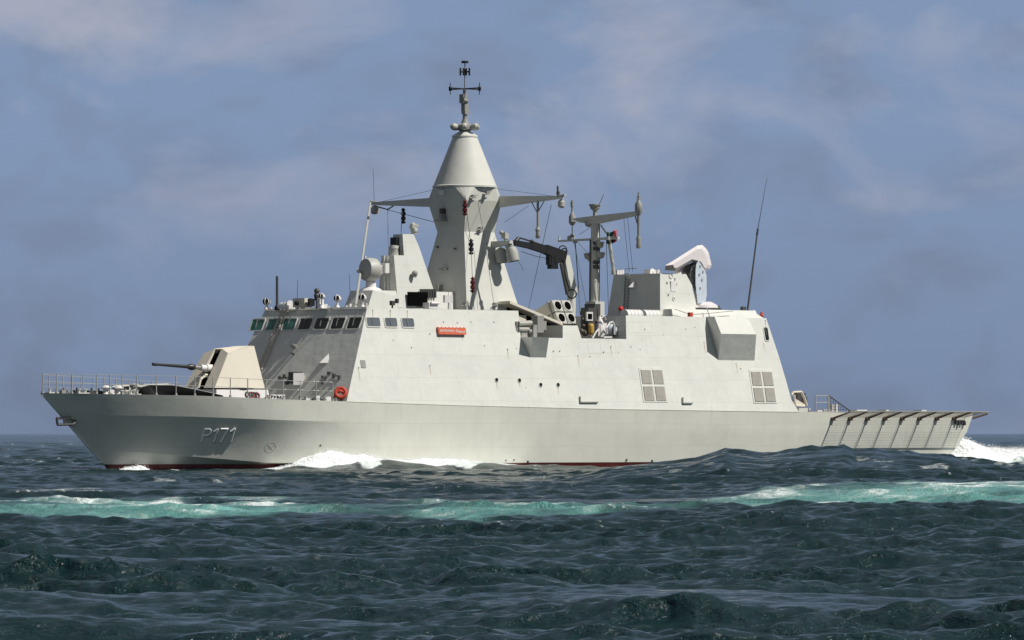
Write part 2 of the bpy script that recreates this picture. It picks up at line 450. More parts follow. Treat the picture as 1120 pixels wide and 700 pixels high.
# bow thruster mark
mb = MB(); c = hull(296, 489, 0.03)
ring = []
for k in range(25):
    t = 2 * math.pi * k / 24; s = c[0] + 0.32 * math.cos(t); z = c[2] + 0.26 * math.sin(t); ring.append(on_hull(s, z, 0.0))
mb.path(ring, 0.012, 4)
for k in (0, 6):
    mb.path([ring[k + 3], ring[(k + 15) % 24]], 0.012, 4)
mb.build('thruster_mark', mat('faded_red_mark', (0.50, 0.43, 0.38), 0.6), hullo)
# small discharge holes and draught fittings near the waterline
for px, py in ((350, 487), (553, 503.5), (577, 505), (685, 503), (713, 504), (562, 503)):
    c = hull(px, py, 0.0); MB().tube((c[0], c[1] - 0.1, c[2]), (c[0], c[1] + 0.05, c[2]), 0.06 if px in (350, 577, 685, 713) else 0.035, n=10).build('discharge_outlet', M['black'], hullo)
# anchor in its stem pocket
mb = MB(); A = at(95, 467, 0.25); 
sA = lambda px, py, Y=0.0: at(px, py, Y)
for yy in (-0.3, 0.3):
    mb.path([sA(62, 457.5, yy), sA(77, 457, yy), sA(83, 461, yy), sA(80, 464, yy), sA(63, 464.5, yy), sA(62, 457.5, yy)], 0.07, 6)
    mb.path([sA(70, 457, yy), sA(70.5, 464, yy)], 0.06, 6)
for px, py in ((62, 457.5), (77, 457), (63, 464.5), (80, 464)): mb.tube(sA(px, py, -0.3), sA(px, py, 0.3), 0.06)
mb.path([sA(78, 460.5), sA(93, 463.5)], 0.05, 6)
mb.build('anchor', M['dgrey'], hullo)
def hp(px, py): return hull(px, py, 0.012)
mb = MB()
for k, dx in enumerate((0, 3, 6, 9)):
    p = hp(1045 + dx, 461.5); mb.box((p[0], p[1] + 0.05, p[2] - 0.08 * (k % 2)), (0.14, 0.16, 0.24))
p = hp(1049, 460); mb.box((p[0], p[1] + 0.06, p[2]), (0.8, 0.14, 0.08))
mb.build('stern_bracket', M['dgrey'], hullo)

# flight deck edge nets, folded out over the side: tube frames with open netting
def net_panel(p00, p10, p11, p01, par, name, nu, nv, fr=.018):
    P_ = [Vector(q) for q in (p00, p10, p11, p01)]
    m = MB()
    for a, b in ((0, 1), (1, 2), (2, 3), (3, 0)): m.tube(P_[a], P_[b], fr, n=6)
    o = m.build(name, M['net'], par)
    m = MB()
    for i in range(1, nu): m.tube(P_[0].lerp(P_[1], i / nu), P_[3].lerp(P_[2], i / nu), .0045, n=3)
    for j in range(1, nv): m.tube(P_[0].lerp(P_[3], j / nv), P_[1].lerp(P_[2], j / nv), .0045, n=3)
    m.build('netting', M['net'], o); return o
for k in range(8):
    a = hull(910 + 18.95 * k, 457.2, 0.0); b = hull(910 + 18.95 * (k + 1), 457.2, 0.0) if k < 7 else hull(1057, 457.2, 0)
    sa, sb = a[0], min(b[0], 69.5); z0 = a[2]; yo = 6.62; zo = 3.27
    o = net_panel((sa + .1, 5.15, z0 + .02), (sb - .1, 5.15, z0 + .02), (sb - .1, yo, zo + .02), (sa + .1, yo, zo + .02), ship, 'deck_edge_net', 16, 13)
    MB().hexa([(sa - .02, 5.12, z0 - .15), (sa + .02, 5.12, z0 - .15), (sa + .02, yo, zo - .05), (sa - .02, yo, zo - .05), (sa - .02, 5.12, z0), (sa + .02, 5.12, z0), (sa + .02, yo, zo + .01), (sa - .02, yo, zo + .01)]).build('net_strut', M['brown'], o, smooth=False)
    MB().box((sa + .02, 5.25, z0 - .06), (0.26, 0.26, 0.2)).build('hinge', M['brown'], o, smooth=False)
o = net_panel((69.7, 5.1, 2.97), (69.7, -5.1, 2.97), (70.4, -5.7, 3.24), (70.4, 5.7, 3.24), ship, 'stern_net', 44, 8)
m_ = MB()
for k in range(8):
    t = k / 7; a = Vector((69.7, 5.1, 2.9)).lerp(Vector((69.7, -5.1, 2.9)), t); b = Vector((70.4, 5.7, 3.19)).lerp(Vector((70.4, -5.7, 3.19)), t); MB().tube(a, b, .06, n=6).build('net_strut', M['brown'], o)
mb = MB(); mb.tube((56.9, 6.65, 3.3), (69.5, 6.65, 3.3), 0.03); mb.tube((54.8, 5.2, 3.24), (69.6, 5.2, 3.24), 0.04)
mb.build('flight_deck_coaming', M['grey'], ship)
mb = MB()
for px, w in ((938, .9), (1006, .45), (966, .25)):
    p = at(px, 450, 3.5); mb.box((p[0], 3.5, 3.3), (w, 0.7, 0.22))
mb.build('deck_fitting', M['white'], ship)

# ------------------------------------------------------------------ superstructure
OUT = [(378, 438), (400.5, 336.5), (567, 341), (569.5, 369), (615.5, 369.6), (615.5, 356), (631.7, 356), (636, 369.8), (685, 371), (684.6, 345.2), (838, 347.8), (852, 390), (860, 417), (865.5, 437), (874, 451.5)]
prof = []
for k, (px, py) in enumerate(OUT):
    p = side(px, py); prof.append([p[0], p[2]])
prof[0] = [17.5, 3.73]; prof[1][0] = front_s(prof[1][1])
roofz = prof[1][1]; prof[2][1] = roofz
afts = prof[-1][0]; prof[-1][1] = zd(afts)
wellz = prof[3][1]; prof[4][1] = wellz; prof[7][1] = wellz; prof[8][1] = wellz; prof[5][1] = prof[6][1] = 0.5 * (prof[5][1] + prof[6][1])
aftz = 0.5 * (prof[9][1] + prof[10][1]); prof[9][1] = prof[10][1] = aftz
bot = [(s, zd(s)) for s in (38, 26)]
poly = [tuple(p) for p in prof] + [(s, z) for s, z in bot]
mb = MB()
mb.loft([(s, side_y(z), z) for s, z in poly], [(s, -side_y(z), z) for s, z in poly])
sup = mb.build('superstructure', [M['paint'], M['deck']], ship, smooth=False)
for p in sup.data.polygons:
    if p.normal.z > .9: p.material_index = 1
print('roof', roofz, 'well', wellz, 'aft', aftz, 'aft end', afts, prof)

def onside(s, z, off=0.0): return (s, side_y(z) + off, z)
def onfront(Y, z, off=0.0): return (front_s(z) - off, Y, z)
def round_quad(fn, a0, a1, z0, z1, r, off, n=4):
    pts = []
    for cx, cz, t0 in ((a1 - r, z1 - r, 0), (a0 + r, z1 - r, 90), (a0 + r, z0 + r, 180), (a1 - r, z0 + r, 270)):
        for k in range(n):
            t = R(t0 + 90 * k / (n - 1)); pts.append(fn(cx + r * math.cos(t), cz + r * math.sin(t), off))
    return pts
def window(fn, a0, a1, z0, z1, gm):
    mb = MB()
    o1 = round_quad(fn, a0, a1, z0, z1, 0.12, 0.035); i1 = round_quad(fn, a0 + .06, a1 - .06, z0 + .06, z1 - .06, 0.09, 0.035)
    o0 = round_quad(fn, a0, a1, z0, z1, 0.12, -0.01); i0 = round_quad(fn, a0 + .06, a1 - .06, z0 + .06, z1 - .06, 0.09, -0.01)
    n = len(o1); f = []
    for i in range(n):
        j = (i + 1) % n
        f += [(i, j, n + j, n + i), (i, j, 2 * n + j, 2 * n + i), (n + i, n + j, 3 * n + j, 3 * n + i)]
    mb.add(o1 + i1 + o0 + i0, f)
    w = mb.build('window', M['mast'], sup, smooth=False)
    g = MB(); g.add(round_quad(fn, a0 + .055, a1 - .055, z0 + .055, z1 - .055, 0.09, 0.012), [tuple(range(n))])
    g.build('glass', gm, w, smooth=False)
    # wiper with its motor above
    q = MB(); am = 0.5 * (a0 + a1)
    q.tube(fn(am + .08, z1 + .36, .04), fn(am - .02, z1 - .15, .05), 0.009, n=5); q.tube(fn(am - .02, z1 - .5, .05), fn(am - .09, z1 - .1, .05), 0.014, n=5)
    q.tube(fn(am + .08, z1 + .36, 0), fn(am + .08, z1 + .36, .05), 0.022)
    q.build('wiper', M['grey'], w)
Y7 = [front((x0 + x1) / 2, 354)[1] for x0, x1 in ((275, 289), (291.5, 303), (309, 324), (326, 342), (344, 359), (361.5, 377), (379, 395.5))]
zt = front(350, 346.8)[2]; zb = front(350, 361)[2]
print('win', Y7, zb, zt)
Yc = [Y7[6] - (Y7[6] - Y7[0]) * (6 - k) / 6 for k in range(7)]
for k in range(7):
    window(onfront, Yc[k] - 0.55, Yc[k] + 0.55, zb, zt, M['daylit_glass'] if k < 3 else M['glass'])
for x0, x1 in ((399.5, 416), (419.5, 434.5), (438, 453)):
    a = side(x0 + 0.5, 352)[0]; b = side(x1, 352)[0]
    z1 = side(420, 346.5)[2]; z0 = side(420, 358.3)[2]
    window(onside, a, b, z0, z1, M['grey_glass'])
p = side(833, 357); q = side(843, 373.5)
window(onside, 0.5 * (p[0] + q[0]) - .22, 0.5 * (p[0] + q[0]) + .22, q[2], p[2], M['glass'])

# roof lip along the bridge
mb = MB()
mb.hexa([onfront(side_y(roofz) + .02, roofz - .06, .05), onfront(-side_y(roofz) - .02, roofz - .06, .05), onfront(-side_y(roofz), roofz + .06, .05), onfront(side_y(roofz), roofz + .06, .05),
         onfront(side_y(roofz) + .02, roofz - .06, -.2), onfront(-side_y(roofz) - .02, roofz - .06, -.2), onfront(-side_y(roofz), roofz + .06, -.2), onfront(side_y(roofz), roofz + .06, -.2)])
mb.build('roof_lip', M['paint'], sup, smooth=False)

# louvres
def louvre(pxs, tops):
    (x0, x1), (y0, y1) = pxs, tops
    pa = side(x0, y0); pb = side(x1, y0); pc = side(x0, y1)
    s0, s1, z1 = pa[0], pb[0], pa[2]; z0 = pc[2]
    fr = MB()
    fr.hexa([onside(s0 - .08, z0 - .08, -.01), onside(s1 + .08, z0 - .08, -.01), onside(s1 + .08, z1 + .08, -.01), onside(s0 - .08, z1 + .08, -.01),
             onside(s0 - .08, z0 - .08, .03), onside(s1 + .08, z0 - .08, .03), onside(s1 + .08, z1 + .08, .03), onside(s0 - .08, z1 + .08, .03)])
    o = fr.build('air_intake', M['paint'], sup, smooth=False)
    for i in range(2):
        for j in range(2):
            a = s0 + (s1 - s0) * (0.02 + 0.52 * i); b = a + (s1 - s0) * 0.44
            c = z0 + (z1 - z0) * (0.02 + 0.52 * j); d = c + (z1 - z0) * 0.45
            m = MB(); n = 16
            for k in range(n):
                za = c + (d - c) * k / n; zb_ = za + (d - c) / n * 0.8
                m.add([onside(a, za, .075), onside(b, za, .075), onside(b, zb_, .035), onside(a, zb_, .035)], [(0, 1, 2, 3)])
                m.add([onside(a, za, .033), onside(b, za, .033), onside(b, za, .075), onside(a, za, .075)], [(0, 1, 2, 3)])
            m.build('louvre_panel', M['louvre'], o, smooth=False)
louvre((699.5, 724), (403.5, 438.0))
louvre((820, 844), (405.5, 439.5))
# round portholes
for px, py in ((543, 415.7), (568, 416.2), (591.3, 421), (610.3, 421)):
    c = side(px, py)
    o = MB().torus((c[0], c[1] + .01, c[2]), 0.13, 0.02, (0, 1, TUM)).build('porthole', M['mast'], sup)
    MB().tube((c[0], c[1] - .05, c[2]), (c[0], c[1] + .02, c[2]), 0.125, n=16).build('glass', M['black'], o)
# L-shaped side fenders
for pts in ([(634.5, 433.5), (634.8, 440), (654, 440)], [(746.8, 434.5), (747, 441), (757.5, 441)]):
    mb = MB(); q = [side(x, y, .07) for x, y in pts]; mb.path(q, 0.045, 6); mb.build('grab_rail', M['grey'], sup)
# sponsons that stand proud of the sloping side
def sponson(pts_px, name):
    # wall points and ridge
    pass
def Ys(px, py, off): return side(px, py, off)
mb = MB()
a = side(569.2, 369.6, -.02); zt1 = wellz; s0 = a[0]
b_ = side(583, 369.6, -.02); s1 = side(600.5, 369.6)[0]
bt = side(590, 391.5)
sL = s0; 
for _ in range(1):
    w = 0.95
    s1 = side(600.5, 369.6, w)[0]; sb0 = side(580, 391)[0]; sb1 = side(597.5, 391.3)[0]
    pts = [(s0, side_y(zt1) - .3, zt1 + .01), (s0, side_y(zt1) + w, zt1 + .01), (sb0, side_y(bt[2]) - .02, bt[2]),
           (s1, side_y(zt1) - .3, zt1 + .01), (s1, side_y(zt1) + w, zt1 + .01), (sb1, side_y(bt[2]) - .02, bt[2])]
    mb.add(pts, [(0, 1, 2), (3, 4, 5), (0, 1, 4, 3), (1, 2, 5, 4), (0, 2, 5, 3)])
mb.build('side_sponson', M['paint'], sup, smooth=False)
mb = MB()
lo = side(786, 394.5); hi = side(772.5, 347.6)
s0 = hi[0]; zr = side(789, 365, 1.05)[2]; zl = lo[2]; s1 = side(828, 366, 1.05)[0]; s2 = side(825.5, 395)[0]
pts = [(s0, side_y(aftz) - .02, aftz + .02), (s0, side_y(aftz) + .65, aftz + .02), (s0, side_y(zr) + 1.0, zr), (lo[0], side_y(zl) - .02, zl),
       (s1 - .25, side_y(aftz) - .02, aftz + .02), (s1 - .2, side_y(aftz) + .65, aftz + .02), (s1, side_y(zr) + 1.0, zr), (s2, side_y(zl) - .02, zl)]
mb.add(pts, [(0, 1, 2, 3), (4, 5, 6, 7), (0, 1, 5, 4), (1, 2, 6, 5), (2, 3, 7, 6), (0, 3, 7, 4)])
mb.build('side_sponson', M['paint'], sup, smooth=False)
# name board
c0 = side(477, 358); c1 = side(507.5, 365.8)
s0, s1, z1, z0 = c0[0], side(507.5, 362)[0], c0[2], side(477, 365.6)[2]
mb = MB()
mb.hexa([onside(s0, z0, .0), onside(s1, z0, .0), onside(s1, z1, .0), onside(s0, z1, .0), onside(s0, z0, .16), onside(s1, z0, .16), onside(s1, z1, .16), onside(s0, z1, .16)])
nb = mb.build('name_board', M['sign_red'], sup, smooth=False); nb['label'] = 'red name board with white Latin and Arabic lettering'
def nfn(a0, a1, b0_, b1_):
    return lambda a, b: onside(s0 + (s1 - s0) * (a0 + (a1 - a0) * a), z0 + (z1 - z0) * (b0_ + (b1_ - b0_) * b), .175)
text_mesh('BAYNUNAH', nfn(.06, .56, .36, .7), 'lettering', M['white'], nb, bold=0.01)
text_mesh('\uFE94\uFEE7\uFEEE\uFEE8\uFEF4\uFE91', nfn(.62, .95, .2, .78), 'lettering', M['white'], nb, bold=0.015)
mb = MB()
for k in range(8):
    t = k / 7; mb.box(onside(s0 + .06 + (s1 - s0 - .12) * t, z1 - .02 if 0 else z1 + .015, .08), (.03, .05, .03))
mb.build('board_bracket', M['dgrey'], nb)
# small fittings, pad eyes and bolts scattered on the plating
random.seed(11)
mb = MB()
for px, py in ((470, 400), (392, 402), (450, 380), (530, 378), (555, 382), (565, 381), (632, 389), (645, 390), (660, 385), (668, 379), (676, 386), (700, 382), (725, 366), (770, 374), (810, 403), (500, 353), (485, 352), (515, 352), (605, 384), (612, 384), (750, 360), (760, 358), (815, 352), (705, 360), (623, 352), (575, 424), (540, 352), (470, 365), (430, 372), (690, 379)):
    c = side(px, py); mb.tube(c, (c[0], c[1] + random.uniform(.02, .05), c[2]), random.uniform(.025, .04), n=6)
mb.build('pad_eyes', M['grey'], sup)
mb = MB()
for px, py, ln in ((706, 404.5, .5), (825, 406, .45), (822, 405.8, .3), (470, 401, .5), (392, 403, .7), (555, 383, .5), (632, 390, .6), (668, 380, .5), (770, 375, .6), (543, 418, .45), (568, 418, .3), (610, 423, .4), (805, 397, .6), (480, 366, .3), (505, 366, .35), (835, 375, .4)):
    c = side(px, py); w_ = .035
    mb.add([onside(c[0] - w_, c[2], .006), onside(c[0] + w_, c[2], .006), onside(c[0] + w_ * .3, c[2] - ln, .006), onside(c[0] - w_ * .3, c[2] - ln, .006)], [(0, 1, 2, 3)])
o_ = mb.build('rust_runs', mat('faint_rust_run', (.50, .42, .33), .7, var=.2, scale=5), sup, smooth=False)
for px, py, w, h in ((397, 398, .35, .42), ):
    c = side(px, py); MB().hexa([onside(c[0] + sx * w, c[2] + sz_ * h, o_) for o_ in (0, .03) for sx, sz_ in ((-.5, -.5), (.5, -.5), (.5, .5), (-.5, .5))]).build('cover_plate', M['grey'], sup, smooth=False)
# plate with faint door outlines on the side
mb = MB()
for (x0, y0, x1, y1) in ((632, 374, 656, 387), (686, 352, 712, 364), (642, 372, 672, 386)):
    q = [side(x0, y0, .0), side(x1, y0, .0), side(x1 + (y1 - y0) * .15, y1, .0), side(x0 + (y1 - y0) * .15, y1, .0)]
    q.append(q[0]); mb.path(q, 0.007, 4)
mb.build('panel_seams', mat('seam_grey', (0.52, 0.52, 0.48), 0.6), sup)
mb = MB()
# deck level knuckle bead and welded seams along the side
mb.path([(s, side_y(zd(s)) + .0, zd(s)) for s in (17.6, 22, 26, 32, 38, 46, afts)], 0.02, 4)
mb.build('knuckle_bead', M['hull'], sup)

# face of the bridge: ladder, door flap, lamps, hose box
mb = MB()
lt = (front(314, 337.5, .15), front(286, 404, .15)); lt2 = (front(309.5, 337.5, .15), front(281.5, 404, .15))
mb.tube(lt[0], lt[1], .055, n=6); mb.tube(lt2[0], lt2[1], .04, n=6)
for k in range(22):
    t = k / 21; a = Vector(lt[0]).lerp(Vector(lt[1]), t); b = Vector(lt2[0]).lerp(Vector(lt2[1]), t); mb.tube(a, b, .022, n=5)
for t in (.05, .4, .75):
    a = Vector(lt[0]).lerp(Vector(lt[1]), t); mb.tube(a, (a.x + .3, a.y + .15, a.z), .03, n=5)
mb.build('bridge_ladder', mat('aged_ladder_paint', (0.56, 0.50, 0.42), .6, var=.15, scale=4), sup)
def lampbox(px, py, sz=.22):
    c = front(px, py, 0); mb = MB()
    mb.lathe((c[0], c[1], c[2]), [(.04, 0), (sz, .12), (sz * .9, .3), (.03, .34)], 10, axis=(-1, .35, .2))
    mb.box((c[0] + .05, c[1], c[2] - .1), (.2, .1, .22)); return mb
lampbox(323, 379, .16).build('flood_lamp', M['grey'], sup); lampbox(321.5, 387, .07).build('flood_lamp', M['dgrey'], sup)
mb = MB(); c = front(355, 396.5, 0)
mb.add([(c[0] + .05, c[1] - .45, c[2]), (c[0] - .35, c[1] - .05, c[2] - .02), (c[0] + .05, c[1] + .35, c[2] - .02), (c[0] - .02 + .2, c[1] + .15, c[2] + .5), (c[0] + .12, c[1] + .15, c[2] - .12), ], [(0, 1, 3), (1, 2, 3), (0, 1, 2), (0, 2, 3), (0, 1, 4), (1, 2, 4)])
mb.build('lamp_hood', M['white'], sup, smooth=False)
mb = MB(); c = front(325, 413, 0)
mb.box((c[0] - .05, c[1] - .1, c[2]), (.35, .75, .62), mi=0); mb.box((c[0] - .3, c[1] + .45, c[2] - .08), (.62, .08, .66), rz=.5, mi=1)
mb.build('equipment_locker', [M['dgrey'], M['white']], sup, smooth=False)
mb = MB()
for px, py in ((311, 411), (314, 418), (306, 413), (353, 412), (360, 408), (353, 418), (365, 411), (371, 413)):
    c = front(px, py, .06); mb.box(c, (.14, random.uniform(.1, .22), random.uniform(.12, .3)))
for px0, py0, px1, py1 in ((305, 413, 320, 413), (353, 421, 356, 412), (365, 411, 372, 411), (312, 420, 312, 410)):
    mb.tube(front(px0, py0, .06), front(px1, py1, .06), .03, n=5)
mb.build('front_fittings', M['dgrey'], sup)

# ------------------------------------------------------------------ fore part: gun, breakwater, rails, mooring gear
def gun():
    base = bpy.data.objects.new('gun_turret', None)
    mb = MB()
    P = lambda px, py, Y: at(px, py, Y)
    fb, ab, zb0 = 11.35, 15.0, 4.47
    A0 = (fb, 1.25, zb0); A1 = (12.55, 1.0, 6.37); A2 = (12.75, .28, 6.63)             # port cheek, front facet
    B0 = (fb, .36, zb0)
    C0 = (ab, 1.3, zb0); C1 = (14.62, .85, 6.78)
    cr0 = (13.15, 1.34, zb0); cr1 = (12.8, .98, 6.44)
    S = lambda p: (p[0], -p[1], p[2])
    # port half-shell: closed wedge
    def cheek(sg):
        q = lambda p: (p[0], p[1] * sg, p[2])
        D0 = (ab, .3, zb0); D2 = (14.62, .28, 6.80)
        v = [q(B0), q(A0), q(A1), q(A2), q(cr0), q(cr1), q(C0), q(C1), q(D0), q(D2)]
        mb.add(v, [(0, 1, 2, 3), (1, 4, 5, 2), (4, 6, 7, 5), (6, 8, 9, 7), (3, 2, 5, 7, 9), (0, 3, 9, 8), (0, 1, 4, 6, 8)])
    cheek(1); cheek(-1)
    # roof and back between the cheeks
    mb.hexa([(13.2, -.29, 6.35), (14.6, -.29, 6.35), (14.6, .29, 6.35), (13.2, .29, 6.35), (12.78, -.29, 6.6), (14.62, -.29, 6.79), (14.62, .29, 6.79), (12.78, .29, 6.6)])
    mb.hexa([(14.3, -.29, zb0), (ab, -.29, zb0), (ab, .29, zb0), (14.3, .29, zb0), (14.2, -.29, 6.4), (14.6, -.29, 6.4), (14.6, .29, 6.4), (14.2, .29, 6.4)])
    sh = mb.build('gun', M['cream'], ship, smooth=False); sh['label'] = 'cream angular gun turret on the foredeck with a dark barrel'
    # box filling the slot, black in place of its shaded interior
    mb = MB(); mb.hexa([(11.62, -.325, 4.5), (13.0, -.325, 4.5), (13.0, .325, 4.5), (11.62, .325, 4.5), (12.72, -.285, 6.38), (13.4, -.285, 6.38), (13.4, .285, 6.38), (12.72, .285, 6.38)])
    mb.build('gun_slot_shade', M['inside'], sh, smooth=False)
    a = Vector(at(225, 402.5, 0)); m_ = Vector(at(167, 398.3, 0)); d = (m_ - a)
    pt = lambda t: a + d * t
    MB().tube(pt(-.35), pt(.1), .17, n=14).tube(pt(-.3), pt(.0), .22, n=14).build('barrel_sleeve', M['white'], sh)
    MB().tube(pt(.1), pt(.24), .11, n=12).build('recoil_sleeve', M['steel'], sh)
    MB().tube(pt(.22), pt(.27), .15, .19, n=12).tube(pt(.27), pt(.33), .19, .13, n=12).tube(pt(.3), pt(.94), .10, .07, n=12).tube(pt(.93), pt(1.0), .095, .085, n=12).build('barrel', mat('gun_barrel_black', (.025, .025, .027), .45), sh)
    g = MB(); g.path([pt(.02) + Vector((0, 0, -.38)), (11.9, 0, 5.2), (11.45, 0, 4.95), (11.3, 0, 4.5)], .07, 8); g.tube(pt(-.2) + Vector((0, 0, -.4)), pt(.03) + Vector((0, 0, -.38)), .08)
    g.build('cartridge_guide', M['cream'], sh)
    MB().lathe((13.3, 0, 4.38), [(1.5, 0), (1.5, .09)], 32).build('turret_gap_shade', M['black'], sh)  # black disc stands in for the shaded gap below the shield
    m = MB(); m.hexa([(11.2, -1.55, 3.7), (15.2, -1.55, 3.7), (15.2, 1.55, 3.7), (11.2, 1.55, 3.7), (11.3, -1.45, 4.38), (15.1, -1.45, 4.38), (15.1, 1.45, 4.38), (11.3, 1.45, 4.38)])
    m.build('gun_base', M['white'], sh, smooth=False)
    bpy.data.objects.remove(base)
gun()
def bw(sg):
    T = [at(154, 423.5, 1.2), at(163, 421.3, 1.4), at(187, 420.6, 1.8), at(212, 425.5, 2.4), at(244, 432.5, 3.1)]
    B_ = [at(158, 429.5, 1.1), at(165, 430, 1.3), at(190, 431, 1.5), at(212, 432, 2.1), at(244, 433.8, 2.9)]
    T = [(p[0], sg * p[1], max(p[2], zd(p[0]) + .06)) for p in T]; B_ = [(p[0] + .1, sg * (p[1] - .1), zd(p[0]) - .02) for p in B_]
    I = [(p[0] + .5, p[1] - sg * min(.9, abs(p[1]) - .05), p[2] + .07) for p in T]
    I2 = [(p[0], p[1], zd(p[0]) - .02) for p in I]
    n = len(T); q = lambda r: [(r * n + i, r * n + i + 1, (r + 1) * n + i + 1, (r + 1) * n + i) for i in range(n - 1)]
    mb.add(I + T + B_, q(0)); 
    mb.add(T + B_, [(i, i + 1, n + i + 1, n + i) for i in range(n - 1)], 1)  # outer face coloured dark to stand for shade under the plate
    mb.add(I + I2, [(i, i + 1, n + i + 1, n + i) for i in range(n - 1)], 0)
    mb.add([T[0], I[0], I2[0], B_[0]], [(0, 1, 2, 3)], 1); mb.add([T[-1], I[-1], I2[-1], B_[-1]], [(0, 1, 2, 3)], 0)
for sg in (1, -1):
    mb = MB(); bw(sg); mb.build('breakwater', [M['mast'], M['dgrey']], ship, smooth=False)

def deck_pt(px, sg=1):
    s = 8.0
    u = (px - 560) / F
    for _ in range(60):
        Y = sg * max(b0(s) - .08, .0)
        s = 0.5 * s + 0.5 * max((DB * u - XB - C7 * Y * (1 + u)) / (C7 * (1 - u)), 0.05)
    return (s, sg * max(b0(s) - .08, 0), zd(s))
def rail(name, pts, h, wires, r=.028, wr=.014, parent=ship):
    w = MB()
    for k in range(len(pts) - 1):
        for f in wires:
            a = pts[k]; b = pts[k + 1]; w.tube((a[0], a[1], a[2] + h * f), (b[0], b[1], b[2] + h * f), wr, n=5)
    o = w.build(name, M['rail'], parent)
    proto = MB().tube((0, 0, -.02), (0, 0, h + .02), r, n=8).box((0, 0, .05), (.1, .1, .1)).build('stanchion', M['rail'], o)
    proto.location = V(*pts[0])
    for p in pts[1:]:
        c = proto.copy(); COL.objects.link(c); c.parent = o; c.location = V(*p)
    return o
near = [deck_pt(x, 1) for x in (47.5, 62, 78.7, 91, 105.7, 120, 133.7, 149.5, 171, 192.5, 213, 233, 252, 271, 291, 309.7, 328.4, 345.6, 363.8)]
near[0] = (.12, .05, zd(0))
rail('deck_railing', near, 1.02, (1.0, .52), )
far = [deck_pt(x, -1) for x in (53.7, 69, 78, 89, 102, 114, 127, 140.6, 153, 166, 180, 196)]
rail('deck_railing', [near[0]] + far, .98, (1.0, .66, .35))
mb = MB()
for k in range(3):
    a = near[-4 + k]; b = near[-3 + k]
    for f in (1.0, .52):
        for t in (.12, .88): mb.ball(tuple(Vector((a[0], a[1], a[2] + 1.02 * f)).lerp(Vector((b[0], b[1], b[2] + 1.02 * f)), t)), .045, 6)
mb.build('rail_turnbuckles', M['white'], ship)
# mooring gear on the foredeck
def bollard(px, Y, k=.62):
    p = at(px, 430, Y); z = zd(p[0]); m = MB()
    for d in (-.22, .22): m.lathe((p[0] + d, Y, z), [(.1 * k, 0), (.1 * k, .3 * k), (.15 * k, .32 * k), (.15 * k, .38 * k)], 12)
    m.box((p[0], Y, z + .03), (.8, .3, .06)); return m
for px, Y in ((58, .2), (90, 1.2), (146.5, 1.6), (280, 3.9), (296, 4.2)): bollard(px, Y).build('bollard', M['mast'], ship)
for px, Y in ((116, 1.2), (130, 1.4)):
    p = at(px, 430, Y); z = zd(p[0]); m = MB()
    m.lathe((p[0], Y, z), [(.2, 0), (.14, .08), (.11, .2), (.2, .3), (.27, .34), (.2, .44), (.05, .48)], 14); m.box((p[0] + .3, Y, z + .12), (.6, .35, .24)); m.build('capstan', M['white'], ship)
p = at(146, 430, .8); z = zd(p[0]); m = MB(); m.lathe((p[0], .8, z), [(.2, 0), (.2, .25), (.12, .35), (.2, .42), (.22, .55), (.1, .62), (.02, .65)], 14); m.build('vent_cowl', M['grey'], ship)
for k, (px, Y) in enumerate(((84, .6), (70, .4), (100, .9), (137, 1.8), (108, .7))):
    p = at(px, 430, Y); z = zd(p[0]); m = MB(); m.box((p[0], Y, z + .09), (.5, .25, .18)); m.tube((p[0], Y, z), (p[0], Y, z + .32), .05); m.build('deck_cleat', M['grey'] if k % 2 else M['dgrey'], ship)
m = MB()
for k, px in enumerate((271, 275, 278, 281)):
    p = at(px, 431, 4.0); m.torus((p[0], 4.0, zd(p[0]) + .16), .16, .06, (0, 1, .3), 10, 6, mi=k % 2)
m.build('hose_coil', [M['dgrey'], mat('dull_red_hose', (.22, .06, .05), .7)], ship)
m = MB(); p = at(303, 434, 4.4); m.box((p[0], 4.4, zd(p[0]) + .14), (1.1, .1, .24))
for k in range(5): m.tube((p[0] - .45 + .22 * k, 4.46, zd(p[0]) + .14), (p[0] - .45 + .22 * k, 4.50, zd(p[0]) + .14), .05, mi=1)
m.build('roller_fairlead', [M['white'], M['black']], ship)
m = MB()
for k in range(9):
    p = at(330 + k * 5.5, 436, 4.6 if k % 2 else 4.3); m.box((p[0], p[1], zd(p[0]) + .1), (random.uniform(.2, .5), .2, random.uniform(.15, .35)), mi=k % 2)
m.build('deck_chocks', [M['grey'], M['white']], ship)

# ------------------------------------------------------------------ bridge-top gear
m = MB()
zt2 = 9.97
t2b = [(23.05, .95, roofz - .05), (23.05, -1.0, roofz - .05), (30.0, -1.0, roofz - .05), (30.0, 1.15, roofz - .05)]
t2t = [(23.6, .85, zt2), (23.6, -.95, zt2), (29.9, -.75, zt2), (29.9, .9, zt2)]
m.loft(t2b, t2t)
tower = m.build('director_tower', M['paint'], ship, smooth=False)
def y0at(px, py, Y=.9): return at(px, py, Y)
yp = .9; ys_ = -.55
def pt3(px, py): return at(px, py, yp)
tb = [pt3(434, 315), pt3(478, 336)]
m = MB()
a = pt3(434, 314); b = pt3(434, 279); c = pt3(445, 279); d = pt3(449, 256); e = pt3(457.5, 256); f = pt3(462.5, 270); g = pt3(479.5, 337)
pp = [a, b, (c[0], c[1], b[2]), (d[0] - .25, d[1], d[2]), e, f, g, (a[0], a[1], g[2])]
pp = [(q[0], yp - .12 * (q[2] - 10), q[2]) for q in pp]
ss = [(q[0], ys_ + .1 * (q[2] - 10), q[2]) for q in pp]
m.loft(pp, ss); m.build('director_tower_upper', M['paint'], tower, smooth=False)
m = MB(); x0 = pp[2][0] - .02
m.box((x0 + .08, .0, pp[2][2] + .5), (.5, .5, 1.05)); m.build('sensor_window', M['black'], tower, smooth=False)
m = MB(); q = at(453, 252, .3)
